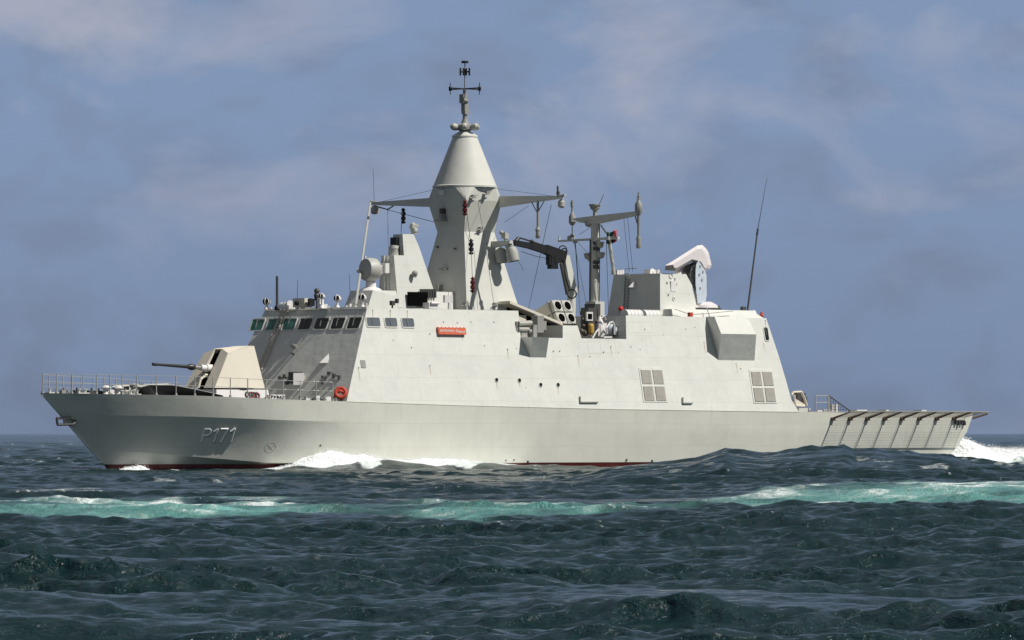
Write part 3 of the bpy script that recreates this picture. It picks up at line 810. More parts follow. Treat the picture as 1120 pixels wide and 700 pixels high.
m.ball((q[0], .3, pp[4][2] + .2), .2, 12); m.tube((q[0], .3, pp[4][2]), (q[0], .3, pp[4][2] + .3), .16); m.tube((q[0] - .3, .35, pp[4][2] + .42), (q[0] + .15, .3, pp[4][2] + .22), .14, n=10)
m.ball((q[0] - .1, .3, pp[4][2] + .5), .17, 10); m.box((q[0] + .05, .32, pp[4][2] + .5), (.35, .22, .18))
m.build('optical_sight', M['radome'], tower)
m = MB(); q = at(431, 275, .2)
m.lathe((q[0], .2, pp[1][2]), [(.32, 0), (.28, .35), (.3, .4), (.26, .55), (.05, .58)], 14); m.build('sensor_drum', M['radome'], tower)
m = MB(); q = at(438.5, 272, .5); m.box((q[0], .5, pp[1][2] + .25), (.3, .2, .5)); m.build('junction_box', M['dgrey'], tower)
m = MB(); 
m.tube((pp[0][0] - .1, .05, zt2), (pp[1][0] - .08, -.02, pp[1][2]), .05, n=6); m.tube((pp[0][0] - .1, .3, zt2), (pp[1][0] - .08, .26, pp[1][2]), .03, n=6)
m.build('tower_conduit', M['paint'], tower)
m = MB(); q = pt3(452, 299)
m.ball((q[0], q[1] + .12, q[2]), .17, 10); m.tube((q[0], q[1] - .1, q[2] - .1), (q[0], q[1] + .2, q[2] - .15), .1); m.build('side_lamp', M['grey'], tower)
m = MB(); q = at(456, 327, 1.05); m.box((q[0], 1.1, q[2]), (1.5, .1, .78)); m.build('vent_opening_shade', M['inside'], tower, smooth=False)  # solid black box painted as the shaded opening
m = MB()
for k in range(7):
    q = at(459.5 + 2.6 * k, 321, 1.0); m.box((q[0], 1.06, q[2]), (.1, .12, .5))
m.build('vent_grille', M['dgrey'], tower, smooth=False)
m = MB(); q = at(470, 332, 1.6); m.box((q[0] + .1, 1.6, q[2] - .12), (.8, .5, .35)); m.tube((q[0] - .2, 1.9, q[2] + .02), (q[0] + .4, 1.9, q[2] + .02), .08); m.box((q[0], 1.6, q[2] - .34), (1.4, .4, .07))
m.build('life_raft_cradle', M['white'], ship)
m = MB(); q = at(490, 327, 1.9); m.box((q[0], q[1], q[2]), (.5, .25, .42), rz=.3); m.tube((q[0], q[1], q[2]), (q[0] + .1, q[1], roofz), .04); m.build('hailer', M['white'], ship)
m = MB(); q = side(436, 329.5); m.box((q[0], q[1] - .5, roofz + .3), (.25, .2, .25)); m.box((q[0] + .35, q[1] - .5, roofz + .42), (.12, .2, .25)); m.tube((q[0], q[1] - .5, roofz), (q[0], q[1] - .5, roofz + .3), .05)
m.build('deck_camera', M['dgrey'], ship)
# tracking radar with a round face turned towards the bow
q = at(403.5, 295, 0.0); m = MB()
ax = Vector((-1, -.12, .05)).normalized(); c = Vector(q)
m.lathe(c - ax * .35, [(.18, -.25), (.5, -.2), (.66, .0), (.68, .35), (.60, .62), (.3, .70), (.02, .72)], 28, axis=tuple(ax))
m.build('tracking_radar', M['radome'], ship)
m = MB(); m.lathe((q[0] + .15, q[1], zt2 - .02), [(.65, 0), (.55, .12), (.3, .22), (.28, .5), (.2, .6)], 20); m.box((q[0] + .75, q[1] + .1, q[2] + .02), (.7, .45, .5)); m.box((q[0] + .95, q[1] + .35, q[2] + .1), (.3, .3, .55)); m.tube((q[0], -.9 + q[1], q[2] - .05), (q[0], -.6 + q[1], q[2] - .05), .12)
m.tube((q[0], q[1] - .3, q[2] + .65), (q[0], q[1] - .3, q[2] + .78), .06)
m.build('radar_pedestal', M['white'], ship)
def spot(px, py, Y, r=.24, dark=True, h=None):
    q = at(px, py, Y); m = MB(); base = roofz
    ax = Vector((-.9, .35, .15)).normalized(); c = Vector(q)
    m.tube((q[0], Y, base), (q[0], Y, q[2] - r * .4), .06, n=8, mi=0); m.lathe((q[0], Y, base), [(.16, 0), (.12, .12), (.05, .2)], 10, mi=0)
    m.lathe(c - ax * .15, [(.08, -.12), (r * .8, -.05), (r, .12), (r, .25), (r * .92, .27)], 14, axis=tuple(ax), mi=0)
    m.lathe(c - ax * .15, [(r * .86, .272), (r * .86, .285)], 14, axis=tuple(ax), mi=1)
    m.torus(c + ax * .0, r * 1.12, .02, (.35, .9, 0), 14, 5)
    return m.build('searchlight', [M['white'], M['black']], ship)
spot(291.5, 330, -3.4, .2); spot(369, 326.5, 1.6, .19); spot(396.5, 325.5, 3.2, .2); spot(352, 324, 1.0, .15)
def whip(name, a, b, r0, r1, mat_='wire', par=ship, basem='white', br=.1):
    m = MB(); m.tube(a, b, r0, r1, n=6); o = m.build(name, M[mat_], par)
    MB().lathe(a, [(br, -.05), (br, .12), (br * .5, .25)], 10).build('antenna_base', M[basem], o); return o
q = at(303, 334, -2.8); whip('rod_antenna', (q[0], q[1], roofz), at(303, 302, -2.8), .075, .07, 'dgrey', basem='black', br=.15)
q = at(325, 334, -1.0); whip('whip_antenna', (q[0], q[1], roofz), at(325.5, 306, -1.0), .022, .012)
q = at(383, 334, 2.6); whip('whip_antenna', (q[0], q[1], roofz), at(382.5, 300, 2.6), .022, .012)
m = MB(); q = at(313.5, 331, -2.0); m.lathe((q[0], -2, roofz + .25), [(.2, -.5), (.14, -.3), (.14, .4), (.2, .45)], 10, axis=(-.3, 1, .1)); m.box((q[0], -2, roofz + .12), (.5, .9, .2)); m.tube((q[0], -2.2, roofz), (q[0], -2.2, roofz + .4), .06); m.build('fog_horn', M['white'], ship)
m = MB(); q = at(331, 330, -.6); m.box((q[0], -.6, roofz + .33), (.6, .95, .5)); m.lathe((q[0] - .3, -.7, roofz + .3), [(.12, 0), (.12, .14)], 12, axis=(-1, 0, 0), mi=1); m.box((q[0], .1, roofz + .35), (.4, .15, .4), mi=1); m.tube((q[0], -.6, roofz), (q[0], -.6, roofz + .2), .12); m.build('camera_housing', [M['cream'], M['black']], ship)
m = MB(); q = at(346.5, 325, .2)
m.tube((q[0], .2, roofz), (q[0], .2, roofz + .9), .06)
for z, r in ((.55, .13), (.72, .17), (.86, .12), (.98, .16)): m.ball((q[0], .2, roofz + z), r, 10)
m.build('signal_lamp_post', M['dgrey'], ship)
m = MB(); q = at(349, 329, .45); m.box((q[0], .55, roofz + .3), (.3, .25, .45)); m.box((q[0], .8, roofz + .12), (.35, .3, .24)); m.build('junction_box', M['white'], ship)
m = MB()
for Y in (-3.9, -2.9, -1.5, -.2, .8, 1.3, 2.2, 2.9, 3.8): m.tube((front_s(roofz) + .25, Y, roofz), (front_s(roofz) + .25, Y, roofz + random.uniform(.1, .28)), .05, n=7)
m.build('roof_fittings', M['white'], ship)
q = at(388.5, 331, 2.9)
m = MB(); top = at(405, 222, -6.9); m.tube((q[0], q[1], roofz), top, .075, .06, n=8); m.lathe((q[0], q[1], roofz), [(.2, 0), (.1, .25)], 8)
m.build('jackstay_pole', M['rail'], ship)

# ------------------------------------------------------------------ main mast
def sq(sf, sa, hw, z): return [(sf, hw, z), (sf, -hw, z), (sa, -hw, z), (sa, hw, z)]
zn, zw, zr_, zb_ = 13.4, 15.15, 15.92, roofz - .05
m = MB()
k = zn - zb_
m.loft(sq(30.5 - .17 * k, 32.9 + .24 * k, 1.08 + .22 * k, zb_), sq(30.5, 32.9, 1.08, zn))
m.loft(sq(30.5, 32.9, 1.08, zn + .001), sq(30.2, 33.0, 1.57, zw))
cx_, Rr = 31.62, 1.82
n = 40; ringp = [(cx_ + Rr * math.cos(2 * math.pi * i / n), Rr * math.sin(2 * math.pi * i / n), zr_) for i in range(n)]
corn = [(33.0, 1.57, zw + .001), (30.2, 1.57, zw + .001), (30.2, -1.57, zw + .001), (33.0, -1.57, zw + .001)]   # at 45,135,225,315 degrees
vs_ = ringp + corn; fs = [tuple(range(n))]
for c4 in range(4):
    cen = n * (2 * c4 + 1) // 8
    for i in range(cen - 2, cen + 2): fs.append((i % n, (i + 1) % n, n + c4))
    nx = (c4 + 1) % 4; cen2 = n * (2 * nx + 1) // 8 + (n if nx == 0 else 0)
    arc = list(range(cen + 2, cen2 - 2 + 1))
    fs.append(tuple([n + c4] + [i % n for i in arc] + [n + nx]))
fs.append((n, n + 1, n + 2, n + 3))
m.add(vs_, fs)
mast = m.build('main_mast', M['mast'], ship, smooth=False)
m = MB(); m.lathe((cx_, 0, zr_ + .004), [(1.84, 0), (1.84, .1), (1.78, .14), (.70, 2.86), (.74, 2.88), (.72, 2.96), (.45, 3.12), (.3, 3.2)], 48)
m.build('radome', M['mast'], mast, ang=20)
m = MB(); zt_ = zr_ + 3.2; m.lathe((cx_, 0, zt_), [(.3, -.1), (.25, .0), (.5, .12), (.5, .35), (.22, .45), (.15, .7)], 16)
o = m.build('sensor_ring', M['grey'], mast)
for i in range(6):
    t = 2 * math.pi * (i + .3) / 6; m = MB(); m.lathe((cx_ + .45 * math.cos(t), .45 * math.sin(t), zt_ + .24), [(.05, 0), (.17, .06), (.2, .2), (.18, .36), (.07, .46)], 12, axis=(math.cos(t), math.sin(t), .1)); m.build('sensor_dome', M['radome'], o)
# top pole with dipole crosses (bearing 505-508 px)
zc_ = lambda py: EYE + (HOR - py) * depth(cx_, 0) / F
m = MB()
m.tube((cx_, 0, zt_ + .4), (cx_ - .02, 0, zc_(98)), .13, .1); m.box((cx_ - .05, -.05, zc_(108)), (.36, .34, .5)); m.box((cx_ + .05, -.05, zc_(117)), (.3, .3, .42)); m.box((cx_, .05, zc_(123)), (.36, .3, .2)); m.lathe((cx_ - .02, 0, zc_(112)), [(.12, 0), (.24, .05), (.24, .12), (.12, .18)], 10)
m.tube((cx_, 0, zc_(98)), (cx_, 0, zc_(68)), .045, .03)
to = m.build('mast_top_pole', M['grey'], mast)
m = MB(); m.lathe((cx_, 0, zc_(69)), [(.2, 0), (.2, .12)], 12); zz = zc_(78.5)
for t in (0, 90): 
    d = Vector((math.cos(R(t)), math.sin(R(t)), 0)) * .36
    m.tube(Vector((cx_, 0, zz)) - d, Vector((cx_, 0, zz)) + d, .035)
    for e in (-1, 1, .3, -.3): 
        cpt = Vector((cx_, 0, zz)) + d * e; m.tube(cpt - Vector((0, 0, .2)), cpt + Vector((0, 0, .2)), .05)
m.build('upper_dipole_array', M['black'], to)
m = MB(); zz = zc_(97)
for t in (0, 90):
    d = Vector((math.cos(R(t)), math.sin(R(t)), 0)) * 1.18
    m.tube(Vector((cx_, 0, zz)) - d, Vector((cx_, 0, zz)) + d, .035)
    for e in (-1, 1):
        cpt = Vector((cx_, 0, zz)) + d * e * (1 if t == 90 else .98)
        m.tube(cpt - Vector((0, 0, .3)), cpt + Vector((0, 0, .3)), .022); m.ball(cpt, .1, 8)
m.build('lower_dipole_array', M['black'], to)
# yardarms
def yard(sg, z0=15.25, z1=15.2):
    m = MB(); a = (33.05 if sg > 0 else 31.6, 1.25); b = (32.1, 7.3) if sg > 0 else (31.4, 7.5)
    h = lambda p, w, z: [(p[0] - w, sg * p[1], z), (p[0] + w, sg * p[1], z)]
    m.hexa([(a[0] - .28, sg * a[1], z0 - .42), (a[0] + .28, sg * a[1], z0 - .42), (b[0] + .09, sg * b[1], z1 - .06), (b[0] - .09, sg * b[1], z1 - .06), (a[0] - .2, sg * a[1], z0 + .2), (a[0] + .2, sg * a[1], z0 + .2), (b[0] + .09, sg * b[1], z1 + .09), (b[0] - .09, sg * b[1], z1 + .09)])
    o = m.build('yardarm', M['mast'], mast, smooth=False)
    m = MB(); s_ = b[0]; m.lathe((s_, sg * 7.2, z1 - .1), [(.08, 0), (.2, -.15), (.2, -.4), (.1, -.5)], 12); m.tube((s_, sg * 6.9, z1 + .05), (s_, sg * 7.5, z1 + .12), .08); m.build('yard_lamp', M['radome'], o)
    return o
yl = yard(-1); yr = yard(1)
m = MB(); m.tube((32.1, 6.95, 15.25), (32.1, 6.9, 15.85), .07, .05); m.box((32.1, 6.95, 15.45), (.14, .14, .16)); m.build('yard_antenna', M['dgrey'], yr)
m = MB(); m.tube((32.35, 5.1, 15.1), (32.35, 5.1, 13.4), .07); m.path([(32.4, 4.5, 15.1), (32.35, 5.05, 14.4)], .03); m.tube((32.3, 5.7, 15.1), (32.35, 5.15, 14.5), .03); m.lathe((32.35, 5.1, 12.95), [(.1, 0), (.14, .1), (.11, .3), (.15, .5), (.08, .65)], 12); m.build('hanging_antenna', M['grey'], yr)
m = MB(); m.tube((31.5, -7.3, 15.2), (31.4, -7.3, 17.2), .015, .01); m.build('whip_antenna', M['wire'], yl)
m = MB(); m.path([(31.5, -7.3, 15.1), (31.5, -6.2, 14.85), (31.5, -5.6, 15.1)], .04); m.box((31.45, -7.1, 14.8), (.25, .25, .35)); m.build('yard_bracket', M['grey'], yl)
# day-shape lanterns hung in vertical rows
def lantern(c, mt, par):
    m = MB(); m.lathe(c, [(.03, -.45), (.1, -.42), (.16, -.34), (.06, -.28), (.14, -.2), (.14, -.06), (.07, 0), (.14, .06), (.14, .2), (.06, .28), (.14, .34), (.06, .42), (.02, .46)], 12); return m.build('signal_lantern', mt, par)
red_l = mat('red_lantern_glass', (.10, .012, .012), .3)
pA_ = at(514, 226, 1.95); 
lantern((29.9, 1.75, zc_(228) - .05), red_l, mast); 
l1 = at(515.3, 270, 1.9); lantern(l1, M['black'], mast); l2 = at(517, 311.5, 2.6); lantern(l2, red_l, mast)
lantern((31.5, -4.9, 14.45), M['black'], yl)
m = MB()
m.path([(29.9, 1.75, 15.4), l1, l2, at(519, 345, 2.9)], .018, 5)
m.path([at(523, 222, 1.9), at(530, 262, 1.9), at(542, 345, 3.3)], .014, 5)
m.path([(31.5, -6.2, 14.9), at(425, 281, -1.4)], .014, 5); m.path([(31.5, -5.0, 14.9), at(438, 274, -.5)], .02, 5)
m.path([(31.5, -7.0, 15.0), (31.0, -1.3, 13.9)], .018, 5)
m.path([(31.5, -7.2, 15.25), (31.0, -1.5, 15.9)], .012, 4); m.path([(31.5, 7.2, 15.25), (31.8, 1.6, 15.9)], .012, 4)
m.path([at(603, 224, 6.6), at(578, 338, 2.0)], .016, 5)
m.path([at(578, 225, 4.5), at(552, 243, 1.3)], .012, 5)
m.build('halyard', M['wire'], mast)
# boxes, brackets and fittings on the mast faces
def mf(px, py, off=0.0):
    for s in (29.9,):
        p = at_s(px, py, s - off); return p
for px, py, sx, sy, szz, mt in ((484, 210.5, .12, .42, .3, 'white'), (486, 236, .4, .2, .25, 'grey'), (485, 241, .5, .6, .1, 'grey'), (485.5, 231, .3, .22, .3, 'dgrey'), (486.5, 294, .3, .45, .08, 'grey'), (482, 315, .35, .2, .35, 'grey'), (479, 270, .12, .1, .1, 'dgrey'), (498, 272, .12, .1, .1, 'dgrey'), (516, 318, .1, .1, .1, 'dgrey')):
    z = EYE + (HOR - py) * depth(30.2, 0) / F
    sfr = 30.5 - (.17 * (zn - z) if z < zn else .3 * (z - zn) / (zw - zn)) - .06
    p = at_s(px, py, sfr); MB().box((p[0] - sx / 3, p[1], p[2]), (sx, sy, szz)).build('mast_fitting', M[mt], mast, smooth=False)
for px, py in ((532, 211), (517, 215), (525, 250), (541, 319 + 14), (508, 333)):
    z = EYE + (HOR - py) * depth(31.5, 1.2) / F
    yy = 1.08 + (.22 * (zn - z) if z < zn else .49 * (z - zn) / (zw - zn)) + .05
    p = at(px, py, yy); m = MB(); m.box((p[0], p[1] + .06, p[2]), (.22, .2, .2)); m.tube((p[0] - .3, p[1] + .1, p[2] - .1), (p[0] + .3, p[1] + .12, p[2] + .1), .03); m.build('mast_fitting', M['grey'], mast)
# bracket with twin satellite domes on the port side of the mast
yb = 1.3
m = MB(); a = at(540, 266, yb); m.hexa([(a[0] - .12, 1.1, a[2] - .3), (a[0] + .2, 1.1, a[2] - .3), (a[0] + .15, 2.7, a[2] - .05), (a[0] - .12, 2.7, a[2] - .05), (a[0] - .12, 1.1, a[2] + .1), (a[0] + .2, 1.1, a[2] + .1), (a[0] + .15, 2.7, a[2] + .12), (a[0] - .12, 2.7, a[2] + .12)])
o = m.build('dome_bracket', M['mast'], mast, smooth=False)
for px, py, Y in ((548.5, 279, 1.8), (560, 277.5, 2.5)):
    c = at(px, py, Y); m = MB(); m.lathe(c, [(.32, -.42), (.36, -.4), (.36, .1), (.28, .34), (.12, .42), (.03, .44)], 18, axis=(-.15, -.12, 1)); d = m.build('satellite_dome', M['radome'], o)
    MB().lathe(c, [(.30, -.425), (.30, -.47)], 16, axis=(-.15, -.12, 1)).build('dome_base', M['dgrey'], d)
m = MB(); c = at(552.5, 258, 2.2); m.tube(at(553, 268, 2.2), at(552.5, 254, 2.2), .09); m.box(c, (.3, .3, .3)); m.ball(at(548.5, 254.5, 2.0), .13, 10); m.tube(at(548.5, 255, 2.0), at(553, 257, 2.2), .06); m.ball(at(557, 268.5, 2.4), .25, 10); m.build('camera_head', M['radome'], o)
# sloping shelter aft of the mast
m = MB(); p1 = side(566.5, 332); Yw = 2.9
a = at(566, 334, Yw); b = at(615.5, 354, Yw); 
m.hexa([(a[0] - .6, -2.9, a[2] - .1), (b[0], -2.9, b[2] - .1), (b[0], Yw, b[2] - .1), (a[0] - .6, Yw, a[2] + .1), (a[0] - .6, -2.9, a[2] + .1), (b[0], -2.9, b[2] + .05), (b[0], Yw, b[2] + .05), (a[0] - .6, Yw, a[2] + .25)])
m.box((a[0] + .5, 0, wellz + .5), (1.0, 5.2, 1.6))
m.hexa([(a[0], Yw - .9, wellz), (b[0] - .1, Yw - .9, wellz), (b[0] - .1, Yw - .8, wellz), (a[0], Yw - .8, wellz), (a[0], Yw - .9, a[2]), (b[0] - .1, Yw - .9, b[2] - .1), (b[0] - .1, Yw - .8, b[2] - .1), (a[0], Yw - .8, a[2])], mi=1)  # black panel stands in for the shade beneath the roof
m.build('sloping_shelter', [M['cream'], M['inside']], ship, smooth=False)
# decoy launcher group beside the shelter
m = MB(); Yd = 4.15
for px, py, sx, sy, sz_ in ((565.5, 357, .5, .45, .55), (574, 356, .6, .4, .3), (588, 354.5, .5, .5, .95), (594, 356, .25, .3, .5), (571, 365, .5, .4, .5), (580, 363, .3, .8, .8)):
    c = at(px, py, Yd); m.box(c, (sx, sy, sz_))
m.build('decoy_launcher', M['grey'], ship, smooth=False)
m = MB(); c = at(574, 354, Yd + .25); m.tube((c[0] - .5, c[1], c[2]), (c[0] + .5, c[1], c[2] + .05), .14); m.tube((c[0] - .5, c[1], c[2] - .3), (c[0] + .3, c[1], c[2] - .3), .1); m.ball(at(588, 348.5, Yd), .26, 10); m.ball(at(580, 362, Yd + .3), .1, 8)
m.build('decoy_tubes', M['radome'], ship)

# ------------------------------------------------------------------ missile canisters and crane
def canisters(parent_name, fc, dirv, label=None):
    # fc: centre of the muzzle face; dirv: unit pointing direction in (s,Y,z)
    d = Vector(dirv).normalized(); ax = Vector((1, 0, 0)); up = ax.cross(d); 
    if up.z < 0: up = -up
    fc = Vector(fc); hw, hh, ln = .78, .76, 4.2
    m = MB()
    for i in (-1, 1):
        for j in (-1, 1):
            c = fc + ax * i * hw * .5 + up * j * hh * .5
            h = lambda k, e: c + ax * e[0] * hw * .455 + up * e[1] * hh * .455 - d * k
            E = ((-1, -1), (1, -1), (1, 1), (-1, 1))
            m.hexa([tuple(h(0, e)) for e in E] + [tuple(h(ln, e)) for e in E])
    o = m.build(parent_name, M['radome'], ship, smooth=False)
    if label: o['label'] = label
    m = MB()
    for k in (.25, 1.6, 2.9, 4.0):
        E = ((-1, -1), (1, -1), (1, 1), (-1, 1))
        m.hexa([tuple(fc + ax * e[0] * hw * 1.03 + up * e[1] * hh * 1.03 - d * k) for e in E] + [tuple(fc + ax * e[0] * hw * 1.03 + up * e[1] * hh * 1.03 - d * (k + .12)) for e in E])
    m.build('canister_band', M['grey'], o, smooth=False)
    for i in (-1, 1):
        for j in (-1, 1):
            c = fc + ax * i * hw * .5 + up * j * hh * .5
            mm = MB(); mm.torus(tuple(c), .29, .05, tuple(d), 24, 6); r_ = mm.build('muzzle_ring', M['mast'], o)
            MB().lathe(tuple(c), [(.28, .01), (.28, .02)], 20, axis=tuple(d)).build('muzzle_cover', M['inside'], r_)
    m = MB(); E = ((-1, -1), (1, -1), (1, 1), (-1, 1))
    m.hexa([tuple(fc + ax * e[0] * hw * .9 + up * e[1] * hh * .9 - d * .12) for e in E] + [tuple(fc + ax * e[0] * hw * .9 + up * e[1] * hh * .9 - d * .2) for e in E]); m.build('gap_shade_plate', M['inside'], o, smooth=False)  # black plate paints the shade seen between the canisters
    m = MB()
    for k in (.9, 3.2):
        b = fc - d * k - up * hh
        for i in (-.6, .6): m.tube(tuple(b + ax * i), (b.x + i, b.y, wellz), .07)
    m.build('launcher_frame', M['grey'], o)
face = at(617.3, 341.2, 2.55)
el = R(23)
canisters('missile_launcher', face, (0.0, math.cos(el), math.sin(el)), 'four tube missile canister pack with dark round muzzles facing the viewer')
canisters('missile_launcher', (face[0] - 2.6, -2.6, face[2]), (0.0, -math.cos(el), math.sin(el)))
# crane
Yk = -0.6
m = MB(); b0_ = at(625, 322, Yk); m.tube((b0_[0], Yk, wellz), (b0_[0], Yk, b0_[2]), .28, .24, n=14); m.tube(tuple(b0_), (b0_[0], Yk, b0_[2] + .4), .2)
crane = m.build('crane', M['mast'], ship)
m = MB(); a = Vector(at(625.5, 321, Yk)); b = Vector(at(618, 280, Yk)); w = .26
dn = Vector((0, .0, 0)); d = (b - a).normalized(); sv = Vector((0, 0, 1)).cross(d).normalized(); uv = d.cross(sv)
E = ((-1, -1), (1, -1), (1, 1), (-1, 1))
m.hexa([tuple(a + sv * w * .85 * e[0] + uv * w * e[1]) for e in E] + [tuple(b + sv * w * .7 * e[0] + uv * w * .8 * e[1]) for e in E]); m.build('crane_arm', M['mast'], crane, smooth=False)
m = MB(); m.tube(at(620.5, 322, Yk + .3), at(613.5, 288, Yk + .3), .1); m.build('crane_ram', M['dgrey'], crane)
# dark knuckle boom: reaches left and up
m = MB()
def beam(m, pa, pb, wa, wb, ha, hb, mi=0):
    a, b = Vector(pa), Vector(pb); d = (b - a).normalized(); sv = Vector((0, 0, 1)).cross(d).normalized(); uv = d.cross(sv)
    m.hexa([tuple(a + sv * wa * e[0] + uv * ha * e[1]) for e in E] + [tuple(b + sv * wb * e[0] + uv * hb * e[1]) for e in E], mi)
beam(m, at(617, 281, Yk), at(596, 272.5, Yk), .2, .18, .32, .26)
beam(m, at(600, 274, Yk), at(580, 268.5, Yk), .16, .15, .24, .2)
beam(m, at(583, 269.5, Yk), at(562, 265.5, Yk), .13, .12, .18, .15)
m.path([at(567, 261, Yk), at(568, 260, Yk), at(583, 264.5, Yk), at(596, 269, Yk)], .05); m.path([at(580, 264, Yk), at(582, 263, Yk), at(583, 267, Yk)], .07)
m.tube(at(562.5, 265.5, Yk), at(567, 260.5, Yk), .12)
m.box(at(604.5, 287, Yk), (.55, .35, .75)); m.box(at(608, 283, Yk), (.5, .4, .5)); m.box(at(601, 284, Yk), (.3, .3, .6))
m.tube(at(606, 291, Yk), at(600.5, 288, Yk), .12)
m.build('crane_boom', M['black'], crane)
m = MB(); m.torus(at(615.5, 273, Yk), .22, .035, (1, -1, 0), 14, 5); m.torus(at(617, 275, Yk), .17, .035, (1, -1, .3), 14, 5); m.torus(at(625.5, 321.5, Yk + .35), .25, .04, (1, -1, 0), 14, 5); m.path([at(616, 284, Yk + .3), at(618, 300, Yk + .4), at(623, 318, Yk + .4)], .035)
m.path([at(570, 275, Yk), at(585, 280, Yk), at(599, 283, Yk)], .02, 4)
m.build('hydraulic_hose', M['black'], crane)
m = MB(); m.path([at(566, 285, .5), at(570, 290, .6), at(572.5, 296, .7)], .018, 4); m.build('crane_hook_wire', M['wire'], crane)

# ------------------------------------------------------------------ midships well: frames and gear
Yg = 3.2
m = MB(); m.box(at(648, 340, .6), (.6, .7, .8)); m.box(at(643, 351, Yg), (.55, .6, 1.5)); m.build('equipment_cabinet', M['dgrey'], ship, smooth=False)
m = MB(); c = at(644.5, 346, Yg + .3); m.box(c, (.5, .1, .5), mi=0); m.box((c[0], c[1] + .06, c[2]), (.32, .04, .3), mi=1); m.build('control_box', [M['white'], M['inside']], ship, smooth=False)
m = MB(); m.lathe(at(646.5, 359.5, Yg + .4), [(.14, -.25), (.16, -.2), (.16, .2), (.1, .28)], 12); m.tube(at(646.5, 362, Yg + .4), at(646.5, 368, Yg + .4), .05); m.build('gas_bottle', M['yellow'], ship)
m = MB()
for px, py, r in ((638, 356, .12), (636, 362, .14), (640, 364, .2), (637.5, 349, .1), (653, 352, .12), (650, 358, .1)):
    m.ball(at(px, py, Yg + .1), r, 8)
for px0, py0, px1, py1 in ((636, 345, 641, 366), (640, 343, 651, 344), (650, 344, 651, 368), (654, 338, 654, 366)):
    m.tube(at(px0, py0, Yg), at(px1, py1, Yg), .05)
m.build('well_machinery', mat('oily_brown_grey', (.12, .105, .09), .6, var=.4, scale=5), ship)
m = MB()
c = at(657, 358, Yg + .2)
m.lathe(at(656, 359, Yg + .2), [(.2, -.5), (.24, -.3), (.26, 0), (.2, .35), (.12, .55), (.05, .7)], 10); m.box(at(659, 360, Yg + .2), (.4, .3, .7)); m.box(at(654.5, 364, Yg + .2), (.3, .3, .5))
m.build('covered_winch', M['white'], ship)
m = MB()
m.path([at(648, 370, Yg + .9), at(652, 363, Yg + .9), at(655, 360, Yg + .9)], .05); m.path([at(658, 348, Yg + .6), at(661, 345, Yg + .6), at(662.5, 350, Yg + .6)], .035)
m.path([at(664, 365, Yg + .8), at(663, 359, Yg + .8), at(667, 353, Yg + .8), at(670, 352, Yg + .8), at(672, 356, Yg + .8), at(672, 366, Yg + .8)], .05)
m.path([at(660, 369, Yg + .9), at(669, 369, Yg + .9)], .05)
m.build('davit_frame', M['white'], ship)
m = MB()
m.torus(at(672.5, 361.5, Yg + .5), .26, .1, (.6, 1, 0), 16, 8, mi=0); m.ball(at(669, 360.5, Yg + .3), .33, 12, mi=1); m.tube(at(668, 356, Yg + .3), at(676, 366, Yg + .3), .07, mi=2)
m.build('fuel_reel', [M['dgrey'], M['pale'], M['red']], ship)
m = MB(); c = at(679, 352, Yg); m.tube((c[0], Yg, wellz), at(679, 340, Yg), .1, mi=0); m.ball(at(679, 337.8, Yg), .16, 10, mi=1); m.tube((c[0] + .25, Yg, wellz), at(681.5, 345, Yg), .07, mi=2)
m.build('davit_post', [M['grey'], M['red'], M['green']], ship)
m = MB(); 
for px in (682.5, ): m.box((at(px, 355, Yg)[0], Yg - .5, wellz + .6), (.3, 1.0, 1.2))
m.build('well_locker', M['dgrey'], ship, smooth=False)

# ------------------------------------------------------------------ aft pole mast with yards
cm = 42.2
zq = lambda py, Y=0.: EYE + (HOR - py) * depth(cm, Y) / F
m = MB(); m.tube((cm, 0, wellz - .05), (cm, 0, zq(300)), .33, .27, n=14); m.tube((cm, 0, zq(300)), (cm, 0, zq(240)), .27, .23, n=14); m.box((cm, 0, zq(345)), (.75, .8, 1.6))
am = m.build('aft_mast', M['mast'], ship)
m = MB(); m.tube((cm, 0, zq(240)), (cm, 0, zq(229)), .12); m.lathe((cm, 0, zq(229)), [(.1, -.1), (.28, .05), (.3, .2), (.36, .22), (.36, .3), (.05, .32)], 14); m.tube((cm, .3, zq(225)), (cm - .3, 1.0, zq(213)), .02, n=5); m.build('mast_head_lamp', M['grey'], am)
m = MB()
m.hexa([(cm - .2, -1.75, zq(240.5) - .06), (cm + .2, -1.75, zq(240.5) - .06), (cm + .25, 0, zq(242) - .16), (cm - .25, 0, zq(242) - .16), (cm - .1, -1.75, zq(239) + .04), (cm + .1, -1.75, zq(239) + .04), (cm + .12, 0, zq(236)), (cm - .12, 0, zq(236))])
m.hexa([(cm - .25, 0.001, zq(242) - .16), (cm + .25, 0.001, zq(242) - .16), (cm + .14, 3.5, zq(234.5) - .14), (cm - .14, 3.5, zq(234.5) - .14), (cm - .12, 0.001, zq(236)), (cm + .12, 0.001, zq(236)), (cm + .08, 3.5, zq(233) + .02), (cm - .08, 3.5, zq(233) + .02)])
yd = m.build('yardarm', M['mast'], am, smooth=False)
m = MB()
yL, yR = -1.85, 3.5
m.lathe((cm, yL, zq(239)), [(.1, -.35), (.2, -.2), (.2, .15), (.1, .35), (.05, .5)], 10); m.tube((cm, yL, zq(235)), (cm, yL, zq(218)), .06); m.tube((cm, yL, zq(225)), (cm, yL, zq(220)), .1); m.tube((cm, yL, zq(244)), (cm, yL, zq(255)), .03); m.ball((cm, yL, zq(257)), .12, 8)
m.build('dipole_antenna', M['grey'], yd)
